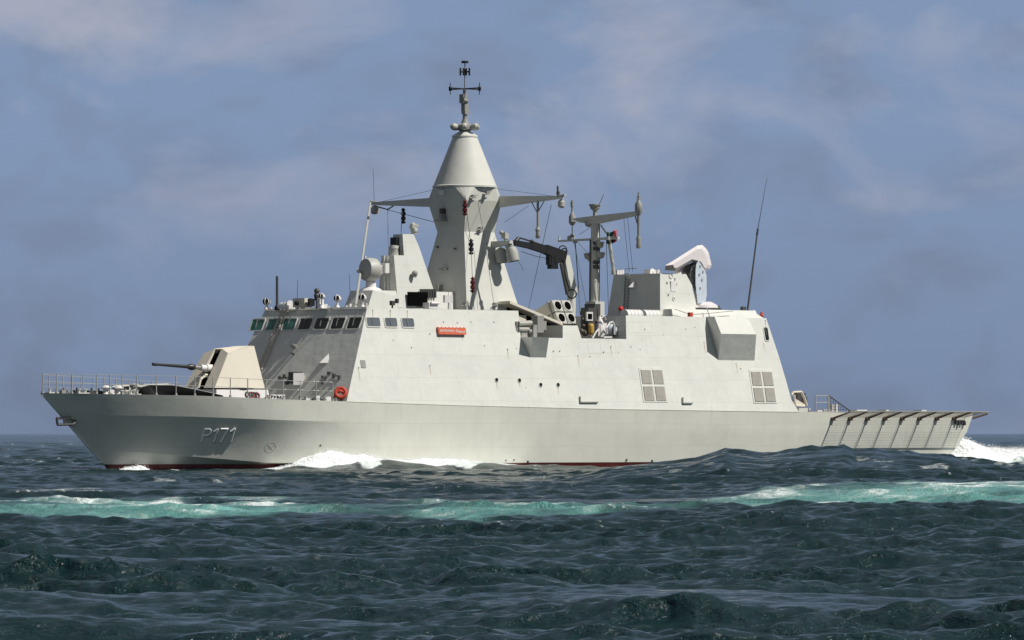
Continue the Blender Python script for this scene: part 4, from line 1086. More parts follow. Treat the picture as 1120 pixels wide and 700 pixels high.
m = MB(); m.lathe((cm, yR, zq(231)), [(.12, -.3), (.22, -.1), (.22, .3), (.1, .5), (.04, .7)], 10); m.tube((cm, yR, zq(229)), (cm, yR, zq(212)), .05); m.tube((cm, yR, zq(222)), (cm, yR, zq(216)), .09); m.box((cm, yR, zq(219)), (.3, .06, .06))
m.tube((cm, yR, zq(235)), (cm, yR, zq(262)), .1, .08); m.lathe((cm, yR, zq(266.5)), [(.12, -.35), (.16, -.2), (.12, 0), (.15, .2), (.1, .35)], 10); m.path([(cm, yR - .3, zq(236)), (cm, yR - .12, zq(246))], .04)
m.build('dipole_antenna', M['grey'], yd)
m = MB(); m.hexa([(cm - .08, -2.95, zq(263.5)), (cm + .08, -2.95, zq(263.5)), (cm + .08, 1.9, zq(262.5)), (cm - .08, 1.9, zq(262.5)), (cm - .08, -2.95, zq(261.5)), (cm + .08, -2.95, zq(261.5)), (cm + .08, 1.9, zq(259.5)), (cm - .08, 1.9, zq(259.5))]); m.tube((cm, -2.9, zq(262)), (cm, -2.9, zq(257)), .05)
yd2 = m.build('yardarm', M['mast'], am, smooth=False)
m = MB(); m.ball((cm, -2.05, zq(259.5)), .16, 10); m.tube((cm, -1.7, zq(261)), (cm, -1.7, zq(256)), .05); m.box((cm, -1.6, zq(263.5)), (.2, .2, .2)); m.build('yard_lamp', M['radome'], yd2)
for y_, z_ in ((-.5, 244.5), (.45, 279.5), (-.55, 280), (.4, 268), (-.3, 283)):
    m = MB(); m.lathe((cm, y_, zq(z_)), [(.05, -.2), (.2, -.12), (.26, .1), (.28, .16), (.05, .2)], 12); m.tube((cm, 0, zq(z_) - .1), (cm, y_, zq(z_) - .1), .06); m.build('mast_lamp', M['radome'], am)
m = MB()
for py in (266, 272, 287, 292): m.box((cm - .1, .22, zq(py)), (.3, .3, .2)); 
m.path([(cm, .35, zq(245)), (cm, .35, zq(340))], .03); m.path([(cm - .3, -.1, zq(262)), (cm - .35, -.1, zq(340))], .04)
m.build('mast_cables', M['dgrey'], am)
m = MB()
m.path([(cm, -1.6, zq(264)), (cm - 1.2, .0, zq(345))], .03, 5); m.path([(cm, -1.7, zq(264)), (cm + .4, -.9, zq(345))], .014, 5); m.path([(cm, -1.5, zq(263)), (cm, .0, zq(285))], .014, 5); m.path([(cm, -1.3, zq(256)), (cm, 0, zq(246))], .014, 5)
m.path([(cm, 2.3, zq(237)), (cm + 1.5, 1.3, zq(297))], .012, 5); m.path([(cm, 2.6, zq(237)), (cm + 1.7, 1.4, zq(297))], .012, 5); m.path([(cm, .9, zq(262)), (cm + .2, .9, zq(340))], .018, 5)
m.build('halyard', M['wire'], am)
m = MB(); m.tube(at(666, 262, 1.2), at(671.5, 300, .9), .11, .1, n=8); m.tube(at(657, 246, .6), at(663, 255, 1.1), .05); m.build('gaff_strut', M['mast'], am)
# flag flying from the gaff: red hoist and green, white, black bands, curled by the wind
fv = []; nx, nz = 14, 9
for i in range(nx + 1):
    for j in range(nz + 1):
        a = i / nx; b = j / nz
        px = 663.5 + 11.0 * a - .6 * math.sin(3 * a) ; py = 253.5 + 1.2 * math.sin(4 * a) + 13 * (1 - b) - 1.5 * a
        fv.append(at(px, py, 1.25 + .22 * math.sin(7 * a + 2 * b)))
flag_m = mat('flag_cloth', (.6, .6, .6), .8)
t = flag_m.node_tree
me = bpy.data.meshes.new('ensign'); me.from_pydata([V(*p) for p in fv], [], [(i * (nz + 1) + j, (i + 1) * (nz + 1) + j, (i + 1) * (nz + 1) + j + 1, i * (nz + 1) + j + 1) for i in range(nx) for j in range(nz)])
cols = [mat('flag_red', (.55, .02, .035), .8), mat('flag_green', (.03, .10, .06), .8), mat('flag_white', (.68, .68, .68), .8), mat('flag_black', (.03, .03, .035), .8)]
for c in cols: me.materials.append(c)
for k, p in enumerate(me.polygons):
    i, j = divmod(k, nz); p.material_index = 0 if i >= nx - 3 else (3 if j < 3 else 2 if j < 6 else 1) if i > 3 else (1 if j > 5 else 3 if j < 3 else 2)
    p.use_smooth = True
fl = bpy.data.objects.new('flag', me); COL.objects.link(fl); placed(fl)
sm = fl.modifiers.new('thick', 'SOLIDIFY'); sm.thickness = .01
tag(fl, 'small red, white and dark national flag flying beside the aft mast', 'flag')

# ------------------------------------------------------------------ aft deckhouse, launcher, whip
m = MB()
Yh = 1.87; zh = 11.3
tf = at(722, 296.5, Yh); tl = at(672, 298, -1.87)
sT = 45.6
m.loft([(sT - .35, 2.3, wellz), (sT - .35, -2.3, wellz), (50.5, -2.3, wellz), (50.5, 2.3, wellz)], [(sT + .1, Yh, zh), (sT + .1, -Yh, zh), (47.0 + .9, -Yh + .1, zh), (47.0 + .9, Yh, zh)])
dh = m.build('aft_deckhouse', M['paint'], ship, smooth=False)
m = MB(); m.loft([(45.55, 3.05, aftz - .05), (45.55, 2.0, aftz - .05), (53.4, 2.0, aftz - .05), (53.4, 3.1, aftz - .05)], [(45.75, 2.75, 9.22), (45.75, 1.9, 9.22), (52.6, 1.9, 9.22), (52.6, 2.75, 9.22)])
m.loft([(45.8, -3.0, wellz), (45.8, 2.0, wellz), (52.8, 2.0, wellz), (52.8, -3.0, wellz)], [(46.5, -2.6, 9.22), (46.5, 2.0, 9.22), (52.5, 2.0, 9.22), (52.5, -2.6, 9.22)])
m.build('lower_deckhouse', M['paint'], dh, smooth=False)
m = MB(); c = at(691, 311, .2); sf = 45.35
def df(px, py): 
    z = at_s(px, py, 45.4)[2]; return at_s(px, py, sT + .1 - .45 * (zh - z) / (zh - wellz) - .05)
c = df(692, 311.5); m.add([(c[0], c[1] - .35, c[2] - .15), (c[0] - .35, c[1] - .02, c[2] - .15), (c[0], c[1] + .3, c[2] - .15), (c[0], c[1] + .12, c[2] + .22)], [(0, 1, 3), (1, 2, 3), (0, 1, 2), (0, 2, 3)]); m.build('lamp_hood', M['white'], dh, smooth=False)
m = MB()
for dx in (0, 4): m.path([df(684 + dx, 299), df(682 + dx, 342)], .03, 5)
for k in range(14): 
    a = df(684 - 2 * k / 13, 299 + 43 * k / 13); b = df(688 - 2 * k / 13, 299 + 43 * k / 13); m.tube(a, b, .02, n=4)
m.path([df(683.5, 297), df(684.5, 294), df(697, 293.5), df(697.5, 297)], .02, 5)
m.build('access_ladder', M['grey'], dh)
m = MB()
for px, py in ((673, 298), (676, 298), (678, 297.5), (709, 297.5), (713, 297.5), (717, 297.5)): m.box(at(px, py, 0.6 if px > 700 else -.6), (.2, .5, .25)); 
m.ball(at(713, 297, .7), .18, 8); m.build('roof_fittings', M['white'], dh)
# port side face details of the deckhouse
def hs(px, py, off=.0):
    p = at(px, py, Yh); z = p[2]; return at(px, py, Yh + (2.3 - Yh) * (zh - z) / (zh - wellz) + off)
m = MB(); c = hs(736, 313); m.box((c[0], c[1] + .02, c[2]), (.42, .08, .62)); m.build('white_panel', M['white'], dh, smooth=False)
m = MB(); 
for px, py, r in ((733.5, 302, .14), (736.5, 327, .1)): c = hs(px, py); m.torus((c[0], c[1] + .02, c[2]), r, .02, (0, 1, .15), 16, 5)
for px, py in ((729.5, 309), (739.5, 310.5), (731, 322), (738, 305)): c = hs(px, py); m.box((c[0], c[1] + .03, c[2]), (.1, .06, .1))
m.build('side_fittings', M['louvre'], dh)
# missile launcher on the after roof: slab-sided tube pack tilted over its yoke, trained across the ship
def L_(px, py, o=0.0):
    return at(px, py, 1.55 + .75 * o)
def slab(m, pts, o1, o0, mi=0): m.loft([L_(x, y, o1) for x, y in pts], [L_(x, y, o0) for x, y in pts], mi)
body = [(727.7, 290.2), (735.4, 285.7), (762.4, 268.6), (768.2, 267.9), (772.7, 272.2), (775.3, 276.7), (778.3, 290.2), (776.4, 294), (771.4, 297), (766, 288), (758, 286), (749, 291), (739.5, 296.2), (727, 295.6)]
inner = [(731, 291.5), (738, 288), (762.8, 272.5), (767, 271.8), (770, 275), (772, 279), (774.5, 290), (773, 292), (771, 293.5), (767, 286), (757, 283.5), (748, 288.5), (741, 292.6), (733, 293.5)]
m = MB(); slab(m, body, .38, -.55); m.loft([L_(x, y, .38) for x, y in body], [L_(x, y, .62) for x, y in inner])
rl = m.build('close_in_launcher', M['pink'], ship, smooth=False); rl['label'] = 'off-white missile launcher tilted over its yoke on the aft roof'
m = MB(); slab(m, [(727.2, 295.4), (728.6, 290.4), (736.2, 289.6), (739.2, 296)], .67, .4); m.build('launcher_muzzle_face', M['dgrey'], rl, smooth=False)
m = MB(); slab(m, [(761.5, 289), (764, 285), (771.4, 296), (772.8, 302), (773, 322), (771.5, 332), (763, 332), (762, 322), (760.8, 311), (760.8, 296)], .78, .45); m.build('launcher_yoke', M['pale'], rl, smooth=False)
m = MB(); slab(m, [(757.5, 286), (762.5, 287), (761, 320), (756, 321), (754, 316), (754.5, 300)], .35, .1); m.build('launcher_yoke', M['grey'], rl, smooth=False)
m = MB(); slab(m, [(749, 291), (757.5, 287), (756, 300), (753, 312), (748, 316), (747.5, 310), (752, 300)], .3, -.1)
for k in range(7):
    x, y = 748 + 2 * k, 296.5 - 1.4 * k; m.box(L_(x, y, .5), (.1, .1, .14))
m.build('elevation_rack', M['black'], rl, smooth=False)
m = MB(); slab(m, [(737, 294), (752, 288), (753.5, 297), (748, 312.5), (751.5, 326), (753, 334), (744, 334), (739, 312)], .0, -.35); m.build('blast_shield', M['pink'], rl, smooth=False)
c = L_(767, 334); m = MB(); m.lathe((c[0], c[1], 9.2), [(1.2, 0), (1.2, .14)], 24, mi=0); m.lathe((c[0], c[1], 9.345), [(1.0, 0), (.95, .16), (.6, .36)], 20, mi=1); m.box((c[0] + .5, c[1], 9.42), (1.6, .5, .16), mi=0)
m.build('launcher_ring', [M['dgrey'], M['pink']], rl)
m = MB()
for k in range(12): 
    x, y = random.uniform(753, 764), random.uniform(318, 331); m.tube(L_(x, y, -.3), L_(x + random.uniform(-4, 4), y + random.uniform(-3, 3), -.5), .035)
m.build('launcher_cabling', M['grey'], rl)
m = MB()
for px, py in ((765, 300), (768, 306), (766, 315), (769, 297), (766, 291)): m.box(L_(px, py, .8), (.08, .08, .12))
m.build('yoke_fittings', M['radome'], rl)

m = MB(); a = at(816.5, 342, 2.4); b = at(828, 257, 2.4); c = at(839, 194, 2.4)
m.tube((a[0], a[1], aftz), b, .06, .045, n=8); m.tube(b, at(829, 250, 2.4), .07, .06); m.tube(at(829, 250, 2.4), c, .024, .01, n=6)
wa = m.build('tall_whip_antenna', M['dgrey'], ship)
m = MB()
for px, py, r, mm in ((812, 343, .2, 0), (818, 344, .16, 0), (824, 342.5, .18, 1), (808, 344, .12, 0), (826, 345.5, .14, 0), (820, 346, .18, 0), (833, 345, .12, 2), (833, 342.5, .08, 2)):
    q = at(px, py, 2.6); m.ball(q, r, 10, mi=mm); m.tube((q[0], q[1], aftz), q, r * .6, mi=mm)
m.box(at(813, 340, 2.5), (.3, .2, .5), mi=0)
m.path([at(797, 345, 2.6), at(797, 340.5, 2.6), at(811, 340.5, 2.6), at(811, 345, 2.6)], .02, 5, mi=1)
m.build('aft_roof_gear', [M['dgrey'], M['white'], M['orange']], ship)
m = MB(); m.path([at(738, 338, 3.2), at(755, 344, 3.2), at(773, 343, 3.2), at(802, 340, 3.2)], .02, 5); m.path([at(773, 336.5, 3.1), at(776.5, 347, 3.6)], .03, 5)
m.box(at(755, 345, 3.6), (.25, .2, .35), mi=1); m.build('roof_lifeline', [M['grey'], M['orange']], ship)
# recovery frame and rails on the after deck
Yf = 4.3
m = MB()
m.path([at(866, 432, Yf), at(867.5, 429, Yf), at(876.5, 428.5, Yf), at(880, 436, Yf), at(882.5, 444, Yf)], .07, 6); m.path([at(868.5, 432, Yf + .1), at(870, 443.5, Yf + .1), at(880, 444, Yf + .1)], .07, 6)
m.hexa([at(870, 436, Yf), at(880, 442, Yf), at(880, 444, Yf), at(870, 444, Yf), at(870, 436, Yf - .6), at(880, 442, Yf - .6), at(880, 444, Yf - .6), at(870, 444, Yf - .6)])
o = m.build('winch_frame', M['cream'], ship, smooth=False)
m = MB(); m.box(at(874, 434.5, Yf - .5), (.7, .4, .5)); m.box(at(877, 438, Yf - .5), (.5, .4, .4)); m.tube(at(871.5, 448, Yf), at(880, 448, Yf), .12); m.build('winch_drum', M['dgrey'], o)
m = MB(); m.box((at(876, 447, Yf)[0], Yf, zd(55) + .12), (1.0, .6, .25)); m.build('winch_base', M['mast'], o, smooth=False)
pts = [(at(892, 449, 5.0)[0], 5.0, 3.22), (at(906, 449, 5.0)[0], 5.0, 3.22)]
rr_ = rail('deck_railing', pts, 1.0, (1.0, .6), r=.045, wr=.03)
m = MB()
pA2 = (pts[1][0], 5.0, 4.25); pB2 = (pts[1][0] + 2.0, 5.0, 3.3)
m.tube(pA2, pB2, .03)
for k in range(9):
    t = k / 9; top = Vector(pA2).lerp(Vector(pB2), t); m.tube(tuple(top), (top.x, 5.0, 3.25), .014, n=4)
for k in range(1, 6):
    z = 3.25 + k * .16; t = (4.25 - z) / .95; m.tube((pts[1][0], 5.0, z), (pts[1][0] + 2.0 * t, 5.0, z), .014, n=4)
m.build('triangular_net', M['dgrey'], ship)
m = MB()
for k in range(7): q = at(894 + 2.2 * k, 449.5, 4.6); m.box((q[0], 4.6, 3.32), (.16, .2, .18))
for px in (910, 914): q = at(px, 449, 3.8); m.box((q[0], 3.8, 3.45), (.15, .2, .55))
m.build('deck_chocks', M['white'], ship)

# ------------------------------------------------------------------ loose gear: life rafts and a lifebuoy
def raft(px0, px1, label):
    m = MB(); a = at(px0, 345, 3.7); b = at(px1, 345, 3.7); r = .33; zc2 = aftz + .02
    m.tube((a[0], 3.7, zc2), (b[0], 3.7, zc2), r, n=20)
    for t in (.0, .25, .5, .75, 1.0):
        s_ = a[0] + (b[0] - a[0]) * t; m.tube((s_ - .04, 3.7, zc2), (s_ + .04, 3.7, zc2), r + .018, n=20)
    o = m.build('life_raft_canister', M['white']); placed(o)
    return tag(o, label, 'life raft', 'life raft canisters on the side wall top')
raft(683, 698.5, 'white banded life raft canister nearest the red-topped post, forward one of the pair')
raft(703, 719, 'white banded life raft canister under the aft deckhouse, after one of the pair')
c = at(372.5, 429.5, 4.75)
m = MB(); m.torus((c[0], c[1], c[2]), .27, .1, (-.6, .7, .3), 24, 10); m.torus((c[0] + .05, c[1] - .1, c[2] - .16), .26, .1, (-.5, .7, -.3), 24, 10)
o = placed(m.build('lifebuoy', M['orange'])); tag(o, 'orange lifebuoys stacked at the foot of the bridge corner', 'lifebuoy')

# ------------------------------------------------------------------ sea
def smooth(x, a, b):
    t = np.clip((x - a) / (b - a), 0, 1); return t * t * (3 - 2 * t)
def tabf(tab, x): return np.interp(x, [a for a, _ in tab], [b for _, b in tab]).astype(np.float32)
def build_sea():
    # rows (distance) and columns (bearing)
    d = [3.0]
    while d[-1] < 30: d.append(d[-1] + 0.8)
    while d[-1] < 26000:
        x = d[-1]
        if x < 52: st = 0.25
        elif x < 110: st = 0.095 + (x - 52) * 0.00055
        elif x < 400: st = 0.135 * (x / 110) ** 0.95
        else: st = 0.46 * (x / 400) ** 1.75
        d.append(x + st)
    d = np.array(d, np.float32)
    th = list(np.linspace(-R(6.2), R(6.2), 1080))
    st = th[1] - th[0]; a = th[-1]; right = []
    while a < R(62):
        st *= 1.045; a += st; right.append(a)
    while a < R(179):
        a += R(6); right.append(min(a, R(180)))
    th = np.array([-x for x in reversed(right)] + th + right, np.float32)
    nr, nc = len(d), len(th)
    D, T = np.meshgrid(d, th, indexing='ij')
    X = D * np.sin(T) / np.maximum(np.cos(T), 0.35) * np.where(np.abs(T) < R(60), 1, 0) + D * np.sin(T) * np.where(np.abs(T) < R(60), 0, 1)
    Y = D * np.where(np.abs(T) < R(60), 1, 0) + D * np.cos(T) * np.where(np.abs(T) < R(60), 0, 1)
    X = np.where(np.abs(T) < R(60), D * np.tan(np.clip(T, -R(60), R(60))), D * 2 * np.sin(T)); Y = np.where(np.abs(T) < R(60), D, 2 * D * np.cos(T))
    X = X.astype(np.float32); Y = Y.astype(np.float32)
    B = (560 + F * X / np.maximum(Y, 1)).astype(np.float32)      # bearing in photo columns, used as an angle only
    front_ok = (Y > 0)
    # local spacing decides which wavelengths the mesh can carry
    sp = np.gradient(d).astype(np.float32)[:, None]
    rs = np.random.RandomState(3)
    H = np.zeros_like(X); DX = np.zeros_like(X); DY = np.zeros_like(X); SL = np.zeros_like(X)
    ncomp = 120
    amp_env = tabf([(0, 1), (125, 1.0), (150, .8), (180, .6), (230, .8), (330, .8), (420, 1.0), (900, 1.3), (3000, 1.5)], d)[:, None]
    lam = 0.26 * (10.0 / 0.26) ** (np.arange(ncomp) / (ncomp - 1.0)) * rs.uniform(.94, 1.06, ncomp)
    # patchy wind: amplitude of short waves varies over the surface
    patch = np.zeros_like(X)
    for _ in range(10):
        l = rs.uniform(9, 38); a = rs.uniform(0, 2 * math.pi); patch += np.sin((X * math.cos(a) + Y * math.sin(a)) * (2 * math.pi / l) + rs.uniform(0, 6.28)).astype(np.float32)
    patch = np.clip(1.0 + 0.16 * patch, .35, 1.8)
    for l in lam:
        a = rs.normal(R(250), R(30) if l > 2 else R(50))   # travelling towards the viewer, slightly from the right
        k = 2 * math.pi / l; kx, ky = math.cos(a), math.sin(a)
        am = 0.0062 * l ** .82 if l < 2.4 else 0.0062 * 2.4 ** .82 * (l / 2.4) ** .42
        am *= rs.uniform(.6, 1.35)
        fade = np.clip((l / (sp * 2.3) - .8) / .6, 0, 1)
        rows = np.where(fade[:, 0] > 0)[0]
        if len(rows) == 0: continue
        r0, r1 = rows[0], rows[-1] + 1
        ph = (X[r0:r1] * (kx * k) + Y[r0:r1] * (ky * k) + np.float32(rs.uniform(0, 6.28))).astype(np.float32)
        e = (am * amp_env * fade)[r0:r1].astype(np.float32) * (patch[r0:r1] if l < 5 else 1)
        s_, c_ = np.sin(ph), np.cos(ph)
        H[r0:r1] += e * s_
        q = 0.8 if l > .8 else .5
        DX[r0:r1] += e * c_ * kx * q; DY[r0:r1] += e * c_ * ky * q
    # long swell ridges
    H0 = H.copy()
    gx = lambda dd, d0, sf, sb: np.exp(-0.5 * ((dd - d0) / np.where(dd < d0, sf, sb)) ** 2)
    ridgeA = tabf([(300, 0), (500, -.16), (590, -.14), (630, .02), (680, .5), (720, .66), (760, .86), (792, 1.22), (806, 1.14), (835, 1.05), (880, 1.25), (923, 1.40), (935, 1.18), (960, 1.27), (1000, 1.08), (1030, 1.0), (1050, .82), (1100, .62), (1180, .5), (1400, .2), (1800, 0)], B)
    ridgeB = tabf([(-600, 0), (-200, .08), (0, .08), (150, .02), (400, .0), (560, .0), (700, .06), (860, .30), (1000, .34), (1150, .34), (1500, .1), (1900, 0)], B)
    ridgeC = tabf([(-600, 0), (-100, 0), (0, .0), (250, .05), (400, -.05), (520, -.05), (650, -.03), (780, .10), (860, .26), (1000, .38), (1120, .42), (1500, .1), (1900, 0)], B)
    H += front_ok * (ridgeA * gx(D, 268, 22, 14) + ridgeB * gx(D, 134, 7, 10) + ridgeC * gx(D, 192, 17, 17))
    # swell heave everywhere
    for l, a, am in ((46, 250, .10), (31, 228, .07), (22, 272, .06)):
        H += np.float32(am) * np.clip((D - 200) / 300, .25, 2.2) * np.sin((X * math.cos(R(a)) + Y * math.sin(R(a))) * 2 * math.pi / l + l) * np.where((D > 225) & (D < 420) , .25, 1)
    # ship frame coordinates of every vertex
    S = (X - XB + Y - DB) * C7; PY = (X - XB - (Y - DB)) * C7
    hy = np.interp(S, np.arange(0, 70, 1.0), [b3(float(q)) for q in range(70)])
    off = PY - hy                                              # metres out from the port side
    on = (S > 3) & (S < 69)
    bowr = tabf([(13, 0), (15, .25), (17.0, .45), (18.4, .50), (20.0, .38), (22, .30), (24.5, .30), (26.3, .44), (28.0, .38), (30, .16), (33, 0)], S)
    H += on * bowr * np.exp(-0.5 * ((off - 1.6) / 1.1) ** 2) * (off > -3)
    near_h = np.exp(-0.5 * (np.minimum(np.abs(off), 50) / 4.0) ** 2) * on
    H = H * (1 - .25 * near_h * (bowr < .05)) 
    # ---- foam and turquoise aerated water
    def noise2(scale, seed, octv=4):
        r = np.random.RandomState(seed); o = np.zeros_like(X); aa = 1.0; tot = 0
        for q in range(octv):
            for _ in range(5):
                a = r.uniform(0, 6.28); l = scale / 1.9 ** q * r.uniform(.7, 1.4)
                o += aa * np.sin((X * 1.0 * math.cos(a) + Y * math.sin(a) * .55) * 2 * math.pi / l + r.uniform(0, 6.28)).astype(np.float32)
            tot += aa * 1.6; aa *= .6
        return o / tot
    nA = noise2(7, 5); nB = noise2(2.6, 6); nC = noise2(14, 9, 3)
    cen = tabf([(-300, 168), (0, 163), (150, 160), (300, 160), (400, 163), (470, 160), (600, 160), (720, 158), (780, 168), (880, 176), (1000, 178), (1120, 175), (1500, 180)], B)
    wid = tabf([(-300, 18), (0, 21), (150, 23), (300, 22), (380, 13), (430, 14), (500, 20), (600, 17), (690, 10), (740, 9), (790, 13), (900, 17), (1000, 24), (1120, 28), (1500, 26)], B)
    inten = tabf([(-300, .6), (0, .75), (100, .85), (250, 1.0), (310, .85), (370, .45), (410, .42), (460, .75), (560, 1.0), (640, .8), (700, .42), (750, .42), (790, .7), (850, .8), (950, .9), (1120, 1.0), (1500, .8)], B)
    q = (D - cen) / wid + .30 * nC + .20 * nA
    band = np.clip(1.25 - np.abs(q) ** 1.6, 0, 1)
    turq = smooth(band, .0, .8) * np.clip(.82 + .28 * nC + .22 * nA, .35, 1) * inten * front_ok * (np.abs(T) < R(20))
    upper = smooth(q, -.1, .75) * smooth(1.15 - q, 0, .35)
    foam = turq * (.20 + .40 * upper + .45 * nB * (upper + .3))
    foam += .5 * smooth(1.0 - np.abs((D - (cen - wid * .55)) / 7 + nA * .6), 0, 1) * smooth(nC + nA, .2, .9) * turq
    # thin streaks left of the patch
    st1 = np.exp(-0.5 * ((D - 205 - 12 * (B - 60) / 100) / 4.5) ** 2) * smooth(B, 5, 60) * smooth(135 - B, 0, 35)
    foam += .75 * st1 * smooth(nB + nA, -.2, .7) * .7
    # whitecaps: small breaking crests
    sharp = H0 + .0 * nB
    thr = 2.55 * np.sqrt(np.mean(H0[(d > 55) & (d < 110)] ** 2))
    cap = smooth(sharp / np.maximum(amp_env, .3), thr * .98, thr * 1.3) * smooth(nC + .6 * nA, .35, .9)
    foam += .40 * cap * (D > 140)
    speck = smooth(H0 / np.maximum(amp_env, .3), thr * .55, thr * .95) * smooth(noise2(.32, 14, 3) + .3 * nA, .85, 1.2)
    foam += .42 * speck * (D > 112) * (D < 400)
    farcap = smooth(nB + nC, 1.45, 1.9) * (D > 240) * (D < 1500)
    foam += .45 * farcap
    # foam beside the ship and in her wake
    rimn = smooth(nB + .6 * nA, -.5, .6)
    foam = np.maximum(foam, on * (bowr > .08) * smooth(3.0 - np.abs(off - 1.2), 0, 1.4) * smooth(off, -2.5, .4) * smooth(2.5 - off + .9 * nB, 0, .8))
    foam = np.maximum(foam, ((S > 4.6) & (S < 8)) * np.exp(-0.5 * ((off - .6) / .7) ** 2) * rimn * .9)
    foam = np.maximum(foam, ((S > 8) & (S < 69)) * smooth(.55 - off, 0, .5) * (off > -1) * rimn * .35)
    wk = (S > 67) * smooth(7 + (S - 67) * .12 - np.abs(PY) + nA, 0, 2.5)
    foam = np.maximum(foam, wk * np.clip(1.15 - (S - 67) / 160, .1, 1))
    H += wk * (.25 + .25 * np.abs(nB)) * np.clip(1 - (S - 67) / 60, 0, 1)
    turq = np.maximum(turq, wk * .6)
    foam = np.clip(foam, 0, 1).astype(np.float32); turq = np.clip(turq, 0, 1).astype(np.float32)
    pale = np.clip(turq * (.12 + .75 * upper * tabf([(0, .95), (200, .6), (300, .4), (450, .6), (700, .9), (1120, 1.15)], B)), 0, 1)
    damp = 1 - .35 * turq
    co = np.empty((nr, nc, 3), np.float32)
    co[..., 0] = X + DX * damp; co[..., 1] = Y + DY * damp; co[..., 2] = H
    me = bpy.data.meshes.new('sea'); nv = nr * nc; nf = (nr - 1) * (nc - 1)
    me.vertices.add(nv); me.vertices.foreach_set('co', co.ravel())
    idx = np.arange(nv, dtype=np.int32).reshape(nr, nc)
    quads = np.stack([idx[:-1, :-1], idx[:-1, 1:], idx[1:, 1:], idx[1:, :-1]], -1).reshape(-1, 4)
    me.loops.add(nf * 4); me.loops.foreach_set('vertex_index', quads.ravel())
    me.polygons.add(nf); me.polygons.foreach_set('loop_start', np.arange(0, nf * 4, 4, dtype=np.int32))
    me.update(calc_edges=True)
    me.polygons.foreach_set('use_smooth', np.ones(nf, bool))
    for nm, arr in (('foam', foam), ('turq', turq), ('pale', pale.astype(np.float32))):
        at_ = me.attributes.new(nm, 'FLOAT', 'POINT'); at_.data.foreach_set('value', arr.ravel())
    o = bpy.data.objects.new('sea', me); COL.objects.link(o); o['kind'] = 'structure'
    print('sea verts', nv)
    m = bpy.data.materials.new('sea_water'); m.use_nodes = True; t = m.node_tree; b = t.nodes['Principled BSDF']; lk = t.links
    geo = t.nodes.new('ShaderNodeNewGeometry')
    def nz(scale, det, vec=(1, 1, 1), rough=.55):
        mp = t.nodes.new('ShaderNodeMapping'); mp.inputs['Scale'].default_value = vec; lk.new(geo.outputs['Position'], mp.inputs[0])
        n = t.nodes.new('ShaderNodeTexNoise'); n.inputs['Scale'].default_value = scale; n.inputs['Detail'].default_value = det; n.inputs['Roughness'].default_value = rough
        lk.new(mp.outputs[0], n.inputs['Vector']); return n
    def att(nm):
        a = t.nodes.new('ShaderNodeAttribute'); a.attribute_name = nm; return a.outputs['Fac']
    def mth(op, a, b_, clamp=False):
        n = t.nodes.new('ShaderNodeMath'); n.operation = op; n.use_clamp = clamp
        for i, x in enumerate((a, b_)):
            if isinstance(x, (int, float)): n.inputs[i].default_value = x
            else: lk.new(x, n.inputs[i])
        return n.outputs[0]
    def mixc(f, a, b_):
        n = t.nodes.new('ShaderNodeMix'); n.data_type = 'RGBA'
        lk.new(f, n.inputs[0])
        for i, x in ((6, a), (7, b_)):
            if isinstance(x, tuple): n.inputs[i].default_value = (*x, 1)
            else: lk.new(x, n.inputs[i])
        return n.outputs[2]
    fo, tu, pa = att('foam'), att('turq'), att('pale')
    nf1 = nz(2.2, 6, (1, .45, 1), .65); nf2 = nz(.35, 4)
    vm = t.nodes.new('ShaderNodeMapping'); vm.inputs['Scale'].default_value = (1, .35, 1); lk.new(geo.outputs['Position'], vm.inputs[0])
    wv = t.nodes.new('ShaderNodeVectorMath'); wv.operation = 'ADD'; lk.new(vm.outputs[0], wv.inputs[0])
    ws = t.nodes.new('ShaderNodeVectorMath'); ws.operation = 'SCALE'; ws.inputs['Scale'].default_value = .9; lk.new(nf1.outputs['Color'], ws.inputs[0]); lk.new(ws.outputs[0], wv.inputs[1])
    vo = t.nodes.new('ShaderNodeTexVoronoi'); vo.feature = 'DISTANCE_TO_EDGE'; vo.inputs['Scale'].default_value = 1.1; lk.new(wv.outputs[0], vo.inputs['Vector'])
    web = mth('SUBTRACT', 1.0, mth('MULTIPLY', vo.outputs['Distance'], 7.0), True)
    fo = mth('ADD', fo, mth('MULTIPLY', mth('MULTIPLY', web, pa), .75))
    # foam breaks into lace: threshold of attribute against noise
    lace = mth('ADD', mth('MULTIPLY', nf1.outputs[0], 1.5), -0.45)
    fm = t.nodes.new('ShaderNodeMapRange'); fm.interpolation_type = 'SMOOTHSTEP'
    lk.new(mth('SUBTRACT', mth('MULTIPLY', fo, 1.25), lace), fm.inputs[0]); fm.inputs[1].default_value = -.12; fm.inputs[2].default_value = .95
    foamf = fm.outputs[0]
    base = mixc(nf2.outputs[0], (.0036, .0195, .0262), (.0050, .0290, .0305))
    base = mixc(mth('MULTIPLY', mth('POWER', tu, 1.35), mth('ADD', mth('MULTIPLY', nf1.outputs[0], .9), .42), True), base, (.13, .41, .37))
    base = mixc(mth('MULTIPLY', pa, mth('ADD', mth('MULTIPLY', nf1.outputs[0], 2.6), -.75), True), base, (.50, .66, .66))
    base = mixc(mth('MULTIPLY', foamf, .96), base, (.74, .80, .80))
    lk.new(base, b.inputs['Base Color'])
    lk.new(mth('ADD', mth('MULTIPLY', foamf, .55), mth('ADD', .12, mth('MULTIPLY', tu, .2))), b.inputs['Roughness'])
    b.inputs['IOR'].default_value = 1.33
    lk.new(mth('SUBTRACT', .5, mth('MULTIPLY', foamf, .4)), b.inputs['Specular IOR Level'])
    r1_ = nz(3.4, 5, (1, 1, 1), .6); r2_ = nz(12.0, 4, (1, 1, 1), .6)
    r3_ = nz(1.1, 3, (1, 1.3, 1), .6)
